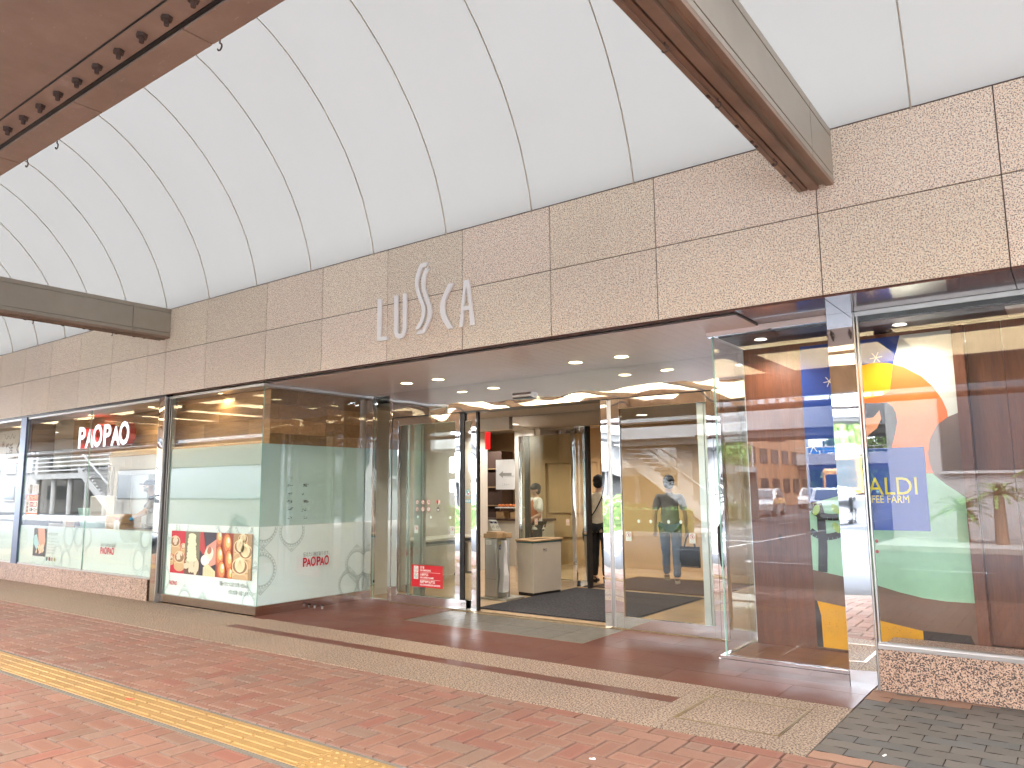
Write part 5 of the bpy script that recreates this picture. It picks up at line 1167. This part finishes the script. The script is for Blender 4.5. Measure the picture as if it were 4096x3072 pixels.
# sensor, floor stops
t = thing('door_sensor', 'slim silver door sensor bar mounted on the mirrored header', 'sensor', (-5.36, 7.495, 2.60)); g = MB(); g.prism([(0, 0), (-.065, .008), (-.075, .035), (-.06, .068), (0, .075)], lambda u, v, d: (d, u, v), -.14, .14); g.build('sensor_case', 'aluminium', t, bevel=.006); g = MB(); g.prism([(-.001, .001), (-.066, .006), (-.066, -.004), (-.001, -.004)], lambda u, v, d: (d, u, v), -.135, .135); g.build('sensor_lens', 'black_metal', t)
for i, (x, y) in enumerate(((-8.10, 6.60), (-7.97, 6.62))):
    t = thing('door_stop', ['small metal floor stop nearer the glass corner', 'small metal floor stop farther from the glass corner'][i], 'door stop', (x, y, 0), group='floor stops beside the glass corner'); g = MB(); g.cyl((0, 0, 0), (0, 0, .035), .012, n=14); g.build('post', 'steel', t); g = MB(); g.cyl((0, 0, .035), (0, 0, .05), .023, n=16); g.build('cap', 'dark_rubber', t)
# kitchen fittings
K = [(-19.75, 'left'), (-19.2, 'middle'), (-18.7, 'right')]
for x, nm in K:
    t = thing('soap_dispenser', f'grey wall soap dispenser, {nm} one of the row above the shelf', 'dispenser', (x, 8.30, 1.18), group='soap dispensers on the kitchen wall'); g = MB(); g.prism([(-.14, .22), (.14, .22), (.11, .03), (.03, -.03), (-.06, -.03), (-.11, .03)], lambda u, v, d: (u, d, v), -.08, .10); g.build('case', 'machine_grey', t, bevel=.01)
    g = MB(); g.cyl((0, 0, -.03), (0, 0, -.09), .03, .012, 12); g.build('nozzle', 'white_plastic', t)
g = MB(); g.box(-20.0, 8.15, 1.08, -17.9, 8.42, 1.14); tag(g.build('wall_shelf', 'white_paint', bevel=.004), 'white shelf below the soap dispensers on the kitchen wall', 'shelf')
t = thing('label_machine', 'white wall mounted control box with a small blue screen', 'machine', (-16.85, 7.65, 1.62)); g = MB(); g.box(-.32, 0, 0, .32, .25, .28); g.build('case', 'white_plastic', t, bevel=.03); g = MB(); g.box(-.08, -.006, .08, .12, -.001, .20); g.build('screen', 'sign_blue', t); g = MB(); g.box(-.2, .02, -.06, .2, .2, -.001); g.build('base', 'tan_plastic', t); g = MB(); g.cyl((0, .2, -.05), (0, .2, -1.6), .03); g.build('stand', 'steel', t)
t = thing('steel_cabinet', 'tall grey stainless steel kitchen cabinet behind the worker', 'cabinet', (-15.4, 7.85, 0)); g = MB(); g.box(-.5, -.05, 0, .75, .5, 1.86); g.build('cabinet_body', 'steel', t, bevel=.01); g = MB(); g.box(-.48, -.062, .9, .1, -.051, 1.84); g.box(.12, -.062, .9, .73, -.051, 1.84); g.build('cabinet_door', 'aluminium', t)
for i, (x, w_) in enumerate(((-17.6, .26), (-19.9, .36))):
    t = thing('wall_notice', ['tall rounded white panel with orange header on kitchen wall', 'white panel with orange header left of the rounded one'][i], 'notice', (x, 8.38, 1.2)); g = MB(); pr = [(-w_, 0), (w_, 0), (w_, .85)]+[(w_*math.cos(q), .85+.12*math.sin(q)) for q in [PI*k/8 for k in range(1, 8)]]+[(-w_, .85)]; g.prism(pr, lambda u, v, d: (u, d, v), -.02, .02); g.build('panel', 'white_plastic', t)
    a = Art((0, -.022, 0), (1, 0, 0)); a.rect(-w_*.8, .66, w_*.8, .80, (.65, .38, .12), 0); a.text('3', -.05, .68, .13, WH, 1, .003); a.rect(-w_*.6, .50, w_*.6, .505, (.4, .4, .4), 0); a.rect(-w_*.6, .30, w_*.6, .36, (.4, .38, .35), 0); a.build('print', t)
for i, x in enumerate((-14.40, -12.58)):
    t = thing('spray_bottle', ['red topped spray bottle at the left of the counter', 'red topped spray bottle beside the worker'][i], 'spray bottle', (x, 6.2, .90), group='spray bottles on the counter'); g = MB(); g.cyl((0, 0, 0), (0, 0, .13), .04, .038, 16); g.cyl((0, 0, .13), (0, 0, .16), .038, .015, 16); g.build('bottle', 'white_plastic', t, smooth=2); g = MB(); g.box(-.03, -.012, .16, .035, .012, .20); g.box(-.06, -.01, .185, -.03, .01, .20); g.prism([(.02, .17), (.045, .10), (.035, .10), (.01, .165)], lambda u, v, d: (u-.04, d, v), -.008, .008); g.build('trigger', 'red_plastic', t)
t = thing('price_card', 'small framed card standing on the kitchen counter', 'card', (-14.2, 6.2, .90)); g = MB(); g.box(-.18, -.005, 0, .18, .005, .20); g.build('frame', 'black_metal', t); g = MB(); g.box(-.165, -.008, .015, .165, -.0055, .185); g.build('card', 'bamboo', t)
t = thing('bamboo_steamer', 'round bamboo steamer basket beside the worker', 'steamer', (-13.15, 6.6, .90)); g = MB(); g.cyl((0, 0, 0), (0, 0, .09), .27, n=32); g.cyl((0, 0, .095), (0, 0, .21), .27, n=32); g.build('basket', 'bamboo', t); g = MB(); g.cyl((0, 0, .21), (0, 0, .235), .275, .22, 32); g.build('lid', 'bamboo', t)
t = thing('plastic_tub', 'pale mint plastic tub with tilted lid on the counter', 'tub', (-14.0, 6.5, .90)); g = MB(); g.cyl((0, 0, 0), (0, 0, .34), .20, .26, 24); g.build('tub', 'mint_plastic', t, smooth=2); g = MB(); g.obox((.26, 0, .34), (.05, .4, .42), 0, 0, (1, 1, 1)); g.build('tub_lid', 'white_plastic', t, bevel=.015)
t = thing('kitchen_counter', 'long steel kitchen counter behind the printed window film', 'counter', (-13, 6.5, 0)); g = MB(); g.box(-1.95, -.55, .84, 2.35, .15, .90); g.build('worktop', 'steel', t); g = MB(); g.box(-1.9, -.5, 0, 2.3, .1, .84); g.build('cabinet_base', 'aluminium', t)
t = thing('shop_counter', 'pale shop counter with glass tray behind the far left window', 'counter', (-17.6, 6.6, 0)); g = MB(); g.box(-3.5, -.3, 0, 1.9, .2, .92); g.build('counter_body', 'interior_white', t); g = MB(); g.box(-3.5, .9, 0, 1.9, .95, 2.05); g.build('back_panel', 'concrete_dark', t)

# ================================================================== STREET BEHIND THE CAMERA (seen in the mirrors and glass)
ENV_Z = -.11
g = MB(); g.box(-60, -12.2, -.11, -10.2, -8.7, .02); g.box(-4.4, -60, -.11, 60, -8.6, .02)
struct('far_pavement', g, 'kerb_stone')
g = MB()
for k in range(12): g.box(-10.9, -14-k*5, -.112, -10.78, -11.6-k*5, -.108); 
for k in range(9): g.box(-7.9, -9-k*6, -.112, -7.8, -3.5-k*6, -.108)
for k in range(14): g.box(-13.6, -14-k*5, -.112, -13.45, -11-k*5, -.108)
for x in range(-30, 6, 3): g.box(x, -4.1, -.112, x+1.6, -3.98, -.108)
g.box(-40, .3, -.112, 6, .42, -.108); g.box(-17, -10.4, -.112, -8, -10.1, -.108)
struct('road_markings', g, 'road_paint')
def hedge(name, label, x0, x1, y, w, h, n, seed):
    rr = random.Random(seed); g = MB()
    for i in range(n):
        x = rr.uniform(x0, x1); yy = y+rr.uniform(-w/2, w/2); z = rr.uniform(.05, h)+.04*math.sin(x*5)
        s_ = rr.uniform(.03, .06); q = Quaternion((rr.gauss(0, 1), rr.gauss(0, 1), rr.gauss(0, 1), rr.gauss(0, 1))).normalized()
        k = rr.uniform(.5, 1.7); c = (k*1.1, k, k*.8)
        g.face([tuple(Vector((x, yy, z))+q @ Vector(p)*s_) for p in ((-1, 0, 0), (0, -.6, 0), (1, 0, 0), (0, .6, 0))], 0, c)
    g.box(x0+.05, y-w/2+.06, 0, x1-.05, y+w/2-.06, h-.08, 0, (.4, .4, .4))
    return tag(g.build(name, 'leaf'), label, 'hedge')
hedge('hedge', 'long clipped green hedge on the far side of the road', -38, -10.6, -9.3, .8, .85, 16000, 1)
hedge('hedge', 'low clipped hedge beside the side street', -18.5, -17.6, -17, 6, .8, 2500, 2)
def tree(x, y, h, r, seed, label, n=3500):
    t = thing('street_tree', label, 'tree', (x, y, 0), group='trees along the street'); rr = random.Random(seed)
    g = MB(); g.tube([(0, 0, -.1), (.05, .03, h*.3), (-.04, .08, h*.55), (.0, .0, h*.8)], [.14, .11, .08, .04], 10)
    for k in range(6): an = rr.random()*6.3; g.tube([(0, 0, h*(.4+.05*k)), (r*.4*math.cos(an), r*.4*math.sin(an), h*(.55+.05*k)), (r*.7*math.cos(an), r*.7*math.sin(an), h*(.65+.05*k))], [.05, .035, .015], 6)
    g.build('trunk', 'bark', t, smooth=True)
    g = MB(); cl = [(rr.gauss(0, r*.45), rr.gauss(0, r*.45), h*.72+rr.gauss(0, h*.13), rr.uniform(.35, .6)*r) for _ in range(14)]
    for i in range(n):
        c = rr.choice(cl); d = Vector((rr.gauss(0, 1), rr.gauss(0, 1), rr.gauss(0, 1))).normalized()*c[3]*rr.uniform(.5, 1); p = Vector(c[:3])+d
        s_ = rr.uniform(.08, .15); q = Quaternion((rr.gauss(0, 1), rr.gauss(0, 1), rr.gauss(0, 1), rr.gauss(0, 1))).normalized(); k = rr.uniform(.5, 1.6)
        g.face([tuple(p+q @ Vector(v)*s_) for v in ((-1, 0, 0), (0, -.6, 0), (1, 0, 0), (0, .6, 0))], 0, (k, k, k*.8))
    g.build('crown', 'leaf', t)
tree(-15.8, -27.5, 4.0, 1.4, 11, 'small street tree at the near corner of the side street'); tree(-18.5, -31, 5, 1.8, 12, 'street tree second from the near corner'); tree(-24, -29, 5, 1.9, 13, 'street tree behind the covered walkway'); tree(-20.5, -40, 5, 2, 14, 'street tree halfway down the side street')
rr = random.Random(9); g = MB()
for k in range(22000):
    x = rr.uniform(-62, 30); top = 11+3*math.sin(x*.21)+2*math.sin(x*.53+1)
    z = top*math.sqrt(rr.random()); y = -130-rr.random()*10+1.2*math.sin(x*1.1)*math.cos(z)
    s_ = rr.uniform(.25, .6); q = Quaternion((rr.gauss(0, 1), rr.gauss(0, 1), rr.gauss(0, 1), rr.gauss(0, 1))).normalized(); c_ = rr.uniform(.4, 1.5)*(1+.3*math.sin(x*1.9)*math.sin(z*1.3))
    g.face([tuple(Vector((x, y, z))+q @ Vector(v)*s_) for v in ((-1, 0, 0), (0, -.7, 0), (1, 0, 0), (0, .7, 0))], 0, (c_, c_, c_*.8))
g.box(-62, -141, -.1, 30, -136, 8, 0, (.4, .4, .4))
tag(g.build('wooded_hill', 'leaf'), 'dark green wooded hill closing the view down the side street', 'woods', kind='stuff')
def windows(mb, fn, u0, u1, z0, z1, nu, nz, wu=.62, wz=.5):
    du = (u1-u0)/nu; dz = (z1-z0)/nz
    for i in range(nu):
        for j in range(nz):
            a0 = u0+du*(i+.5-wu/2); a1 = u0+du*(i+.5+wu/2); b0 = z0+dz*(j+.5-wz/2); b1 = z0+dz*(j+.5+wz/2); mb.mesh(*fn(a0, a1, b0, b1))
def block(label, x0, x1, y0, y1, h, wall, nx, ny, nz, grp='buildings across the street'):
    t = thing('street_building', label, 'building', ((x0+x1)/2, (y0+y1)/2, 0), group=grp); hx, hy = (x1-x0)/2, (y1-y0)/2
    g = MB(); g.box(-hx, -hy, -.1, hx, hy, h); g.build('wall', wall, t); g = MB(); g.box(-hx-.2, -hy-.2, h, hx+.2, hy+.2, h+.35); g.build('roof', 'concrete_dark', t)
    g = MB(); windows(g, lambda a0, a1, b0, b1: bx(a0, hy+.001, b0, a1, hy+.05, b1), -hx+.3, hx-.3, .4, h-.3, nx, nz); windows(g, lambda a0, a1, b0, b1: bx(hx+.001, a0, b0, hx+.05, a1, b1), -hy+.3, hy-.3, .4, h-.3, ny, nz); windows(g, lambda a0, a1, b0, b1: bx(-hx-.05, a0, b0, -hx-.001, a1, b1), -hy+.3, hy-.3, .4, h-.3, ny, nz)
    g.build('window_band', 'dark_glass', t)
    g = MB(); windows(g, lambda a0, a1, b0, b1: bx(a0-.05, hy+.05, b0-.1, a1+.05, hy+.12, b0-.02), -hx+.3, hx-.3, .4, h-.3, nx, nz); g.build('sill', 'concrete', t)
    return t
block('large white office block with few windows right behind the viewer', -4.6, 14, -22, -12.5, 13, 'white_wall', 3, 4, 2)
block('white building with rows of windows at left of the side street', -34, -19.5, -40, -27, 12, 'white_wall', 6, 6, 4)
block('low pale block right of the viewer, added to block bright reflections in the side glass', 17, 30, -30, 4.5, 5.5, 'white_wall', 6, 9, 2)  # added mass: keeps bright sky and road out of the corner glass
block('orange apartment block farther down the side street', -32, -21, -64, -46, 13, 'orange_wall', 4, 6, 5)
block('grey block at the end of the side street', -46, -36, -92, -70, 16, 'concrete', 4, 6, 6)
block('pale block on the right side far down the side street', -6, 8, -64, -42, 11, 'white_wall', 5, 7, 4)
block('plain grey block added beside the louvred station building to darken the left window reflections', -47.5, -36, -26, -16, 8, 'louvre_paint', 5, 4, 3)  # added to cover bright sky mirrored in the left shop windows
block('long grey block added beyond the louvred station building to darken the left window reflections', -100, -69.5, -28, -16, 10, 'louvre_paint', 9, 4, 4)  # added likewise, closes the sky gap on the station's other side
# stair block with white louvres
t = thing('stair_building', 'white station building with horizontal louvres far along the main road', 'building', (-58, -18, 0))
g = MB(); g.box(-10, -4, 2.6, 8, 3.0, 3.0); g.box(-10, -4, 3.0, 8, -3.8, 8.0); g.box(-10, -4.2, 8.0, 8, 3.2, 8.4); g.box(-10, -3.7, -.1, 8, -3.5, 2.6); g.build('wall', 'concrete_dark', t)
g = MB()
for k in range(15): g.box(-10, 3.0, 3.2+k*.32, 6, 3.10, 3.30+k*.32)
for k in range(8): g.box(-9.8+k*2.2, 2.93, 3.0, -9.7+k*2.2, 2.995, 8)
g.build('louvre', 'louvre_paint', t)
g = MB()
for k in range(7): g.box(-9+k*2.2, -3.78, 3.6, -7.6+k*2.2, -3.70, 7)
g.build('window_band', 'dark_glass', t)
for k in range(7): g = MB(); g.cyl((-9.6+k*2.8, 2.6, -.1), (-9.6+k*2.8, 2.6, 2.6), .2, n=16); g.build('column', 'concrete_dark', t)
g = MB()
for k in range(16): g.box(4+k*.34, 3.4, 3.2-k*.2-.14, 4.34+k*.34, 5.4, 3.2-k*.2)
g.tube([(3.6, 3.4, 4.3), (9.6, 3.4, 1.0)], .07, 8); g.tube([(3.6, 5.4, 4.3), (9.6, 5.4, 1.0)], .07, 8)
g.prism([(3.6, 3.3), (9.4, .05), (9.4, -.1), (8.6, -.1), (3.6, 2.8)], lambda u, v, d: (u, d, v), 5.42, 5.47); g.build('staircase', 'concrete_dark', t)
t = thing('covered_walkway', 'white covered walkway on slim columns beneath the near footbridge', 'walkway', (-20, -24, 0))
g = MB(); g.box(-14, -1.5, 2.25, 7, 1.5, 2.5); g.box(-14, 1.5, 2.15, 7, 1.6, 2.6); g.build('roof', 'white_wall', t)
for k in range(8): g = MB(); g.cyl((-13.5+k*2.8, 1.2, -.1), (-13.5+k*2.8, 1.2, 2.25), .13, n=14); g.build('column', 'white_wall', t)
g = MB(); g.box(-14, -1.5, -.1, 7, -1.35, 2.25); g.build('back_wall', 'concrete_dark', t)
g = MB()
for k in range(16): g.box(1.0+k*.32, 2.2, 3.7-k*.235-.14, 1.32+k*.32, 4.0, 3.7-k*.235)
g.tube([(.8, 4.0, 4.7), (6.2, 4.0, .95)], .05, 8); g.tube([(.8, 2.2, 4.7), (6.2, 2.2, .95)], .05, 8)
g.prism([(.8, 3.9), (6.1, .05), (6.1, -.1), (5.3, -.1), (.8, 3.3)], lambda u, v, d: (u, d, v), 4.02, 4.07); g.build('staircase', 'concrete', t)
# footbridges
def bridge(label, x0, x1, y, z, s_, w=3.0, curve=0):
    t = thing('footbridge', label, 'footbridge', (0, y, z), group='footbridges over the road'); n_ = 28; ph, rh = 1.05*s_, .62*s_
    def ln(off, z0, z1, th):
        V = []; F = []
        for i in range(n_+1):
            x = x0+(x1-x0)*i/n_; yy = curve*math.sin(PI*i/n_)*6+off; V += [(x, yy, z0), (x, yy+th, z0), (x, yy+th, z1), (x, yy, z1)]
        for i in range(n_):
            b_ = i*4
            for a_, c_ in ((0, 1), (1, 2), (2, 3), (3, 0)): F.append((b_+a_, b_+c_, b_+4+c_, b_+4+a_))
        return V, F
    g = MB(); g.mesh(*ln(w, 0, ph, .15)); g.mesh(*ln(0, 0, ph, .15)); g.build('parapet', 'concrete', t)
    g = MB(); g.mesh(*ln(.3, -.42*s_, -.001, w-.45)); g.build('deck', 'concrete_dark', t)
    g = MB()
    for k in (.5, 1.0): g.mesh(*ln(w+.05, ph+rh*k-.05, ph+rh*k, .06))
    for i in range(n_+1): x = x0+(x1-x0)*i/n_; yy = curve*math.sin(PI*i/n_)*6; g.box(x-.03, w+yy+.03, ph, x+.03, w+yy+.09, ph+rh)
    g.build('railing', 'rail_paint', t)
    for x in (x0*.7+x1*.3, x0*.25+x1*.75): g = MB(); g.box(x-.4, .6, -z-.1, x+.4, w-.6, -.42*s_); g.build('pier', 'concrete', t)
bridge('near concrete footbridge with grey railings crossing behind the viewer', -48, -4.7, -22.5, 3.9, .78, curve=.15)
bridge('far concrete footbridge crossing down the side street', -40, 0, -63, 3.5, .95)
# direction sign, signals, bollard and rail
t = thing('direction_sign', 'blue overhead road direction sign on a white mast', 'road sign', (-21.5, -70, 0)); g = MB(); g.cyl((-3.5, 0, -.1), (-3.5, 0, 6), .12, .09, 12); g.tube([(-3.5, 0, 5.6), (0, 0, 5.6), (3.2, 0, 5.6)], .06, 8); g.build('mast', 'rail_paint', t)
g = MB(); g.box(-1.7, .02, 3.9, 1.7, .12, 5.5); g.build('sign_panel', 'sign_blue', t)
a = Art((1.7, .14, 3.9), (-1, 0, 0)); [a.rect(*q, WH, 0) for q in ((1.6, .2, 1.75, 1.3), (.9, .7, 2.6, .82), (.3, .95, .9, 1.1), (2.5, .95, 3.1, 1.1), (.3, .5, .9, .6), (2.5, .45, 3.1, .6))]; a.build('sign_face', t)
for i, (x, y, z) in enumerate(((-16.8, -41, 4.8), (-12.2, -38, 5.2))):
    t = thing('traffic_signal', ['horizontal traffic signal showing red on left mast', 'horizontal traffic signal showing red on right mast'][i], 'traffic light', (x, y, 0), group='traffic signals at the crossing'); g = MB(); g.cyl((-1.8, 0, -.1), (-1.8, 0, z+.3), .09, n=10); g.tube([(-1.8, 0, z), (.5, 0, z)], .04, 8); g.build('mast', 'rail_paint', t)
    g = MB(); g.box(-.6, -.1, z-.2, .6, .12, z+.2); g.build('signal_housing', 'dark_beam', t, bevel=.04)
    for k in range(3): g = MB(); g.cyl((.38-.38*k, .121, z), (.38-.38*k, .14, z), .14, n=16); g.build('lens', 'red_glow' if k == 2 else 'dark_glass', t)
t = thing('bollard', 'black metal bollard at the kerb', 'bollard', (-5.44, 1.2, 0)); g = MB(); g.cyl((0, 0, 0), (0, 0, .82), .075, n=20); g.build('post', 'black_metal', t); g = MB(); g.ell((0, 0, .82), (.08, .08, .06), 18, 10); g.cyl((0, 0, .74), (0, 0, .78), .083, n=20); g.build('cap', 'black_metal', t)
# vehicles
def car(label, loc, rz, paint, grp='vehicles on the road'):
    t = thing('car', label, 'car', loc, rz, grp)
    P = [(-2.15, .35), (-2.2, .75), (-2.05, .95), (-1.85, 1.0), (-1.45, 1.5), (-.2, 1.56), (.55, 1.48), (1.15, 1.02), (1.95, .90), (2.15, .70), (2.18, .35), (1.75, .30), (1.6, .55), (1.2, .62), (.85, .30), (-.95, .30), (-1.15, .6), (-1.55, .6), (-1.8, .32)]
    g = MB(); g.prism(P, lambda u, v, d: (d*(1 if v < 1.1 else .86), u, v), -.86, .86); g.build('body', paint, t, bevel=.04)
    g = MB(); g.prism([(-1.35, 1.02), (-1.28, 1.42), (-.25, 1.47), (.45, 1.40), (.95, 1.02)], lambda u, v, d: (d*(1.0 if v < 1.1 else .875), u, v), -.868, .868); g.build('side_window', 'dark_glass', t)
    g = MB(); g.face([(-.66, -1.90, 1.03), (.66, -1.90, 1.03), (.60, -1.50, 1.46), (-.60, -1.50, 1.46)]); g.face([(-.7, 1.20, 1.04), (.7, 1.20, 1.04), (.62, .63, 1.45), (-.62, .63, 1.45)][::-1]); g.build('windscreen', 'dark_glass', t)
    for x in (-.8, .8):
        for y in (-1.35, 1.35): g = MB(); g.cyl((x-.1, y, .32), (x+.1, y, .32), .32, n=20); w_ = g.build('wheel', 'tyre', t); g = MB(); g.cyl((x-.11, y, .32), (x+.11, y, .32), .19, n=16); g.build('rim', 'aluminium', w_)
    for x in (-.68, .68): g = MB(); g.box(x-.12, -2.22, .78, x+.12, -2.10, .92); g.build('tail_light', 'red_glow', t, bevel=.02); g = MB(); g.box(x-.16, 2.10, .66, x+.16, 2.19, .78); g.build('headlight', 'white_plastic', t, bevel=.02)
    g = MB(); g.box(-.2, -2.235, .5, .2, -2.21, .62); g.build('number_plate', 'white_plastic', t)
    return t
car('white estate car driving away down the side street', (-10.0, -27.5, -.11), R(167+0), 'car_white').rotation_euler = (0, 0, R(170))
car('white car parked far down the side street', (-16.5, -48, -.11), R(-10), 'car_white')
car('silver grey car waiting at the crossing', (-14.6, -31, -.11), R(-8), 'car_silver')
def bus(label, loc, rz, paint, L=9, h=3.0):
    t = thing('bus', label, 'bus', loc, rz, 'vehicles on the road'); g = MB(); g.box(-1.2, -L/2, .35, 1.2, L/2, h); g.build('body', paint, t, bevel=.18)
    g = MB(); g.box(-1.215, -L/2+.3, 1.35, 1.215, L/2-.8, 2.4); g.build('side_window', 'dark_glass', t, bevel=.08); g = MB(); g.box(-1.05, L/2-.05, 1.2, 1.05, L/2+.012, 2.6); g.box(-1.0, -L/2-.012, 1.4, 1.0, -L/2+.05, 2.5); g.build('windscreen', 'dark_glass', t, bevel=.05)
    for x in (-1.05, 1.05):
        for y in (-L*.3, L*.33): g = MB(); g.cyl((x-.15, y, .48), (x+.15, y, .48), .48, n=22); g.build('wheel', 'tyre', t)
    for x in (-.9, .9): g = MB(); g.box(x-.15, -L/2-.02, .7, x+.15, -L/2+.03, .95); g.build('tail_light', 'red_glow', t)
bus('yellow bus driving away in front of the white car', (-14.4, -49, -.11), R(170), 'car_gold', 8, 2.9)
bus('white bus standing at the kerb left of the viewer', (-21.5, -2.2, -.11), R(90), 'bin_body', 9.5, 3.0)
# sago palms in front of the white block
for i, (x, y, h) in enumerate(((-1.7, -10.2, 1.2), (-.5, -10.6, 1.9), (-2.6, -10.8, .8), (.9, -10.1, 1.3))):
    t = thing('sago_palm', ['sago palm with medium trunk before the white block', 'tallest sago palm before the white block', 'shortest sago palm at left of the group', 'sago palm at the right end of the group'][i], 'palm', (x, y, .02), group='sago palms before the white block'); rr = random.Random(50+i)
    g = MB(); g.cyl((0, 0, 0), (0, 0, h), .16, .12, 12); g.build('trunk', 'bark', t); g = MB()
    for k in range(34):
        an = rr.random()*6.3; el = rr.uniform(.1, 1.2); L_ = rr.uniform(.7, 1.0); prev = Vector((0, 0, h)); 
        for q in range(8):
            s_ = (q+1)/8; nx = Vector((math.cos(an)*L_*s_*math.cos(el*(1-.3*s_)), math.sin(an)*L_*s_*math.cos(el*(1-.3*s_)), h+L_*(s_*math.sin(el)-.55*s_*s_))); sd_ = Vector((-math.sin(an), math.cos(an), 0))*.13*(1-.6*s_); kk = rr.uniform(.5, 1.2)
            g.face([tuple(prev), tuple(nx+sd_+Vector((0, 0, .03))), tuple(nx)], 0, (kk, kk, kk)); g.face([tuple(prev), tuple(nx), tuple(nx-sd_+Vector((0, 0, .03)))], 0, (kk, kk, kk)); prev = nx
    g.build('fronds', 'leaf', t)
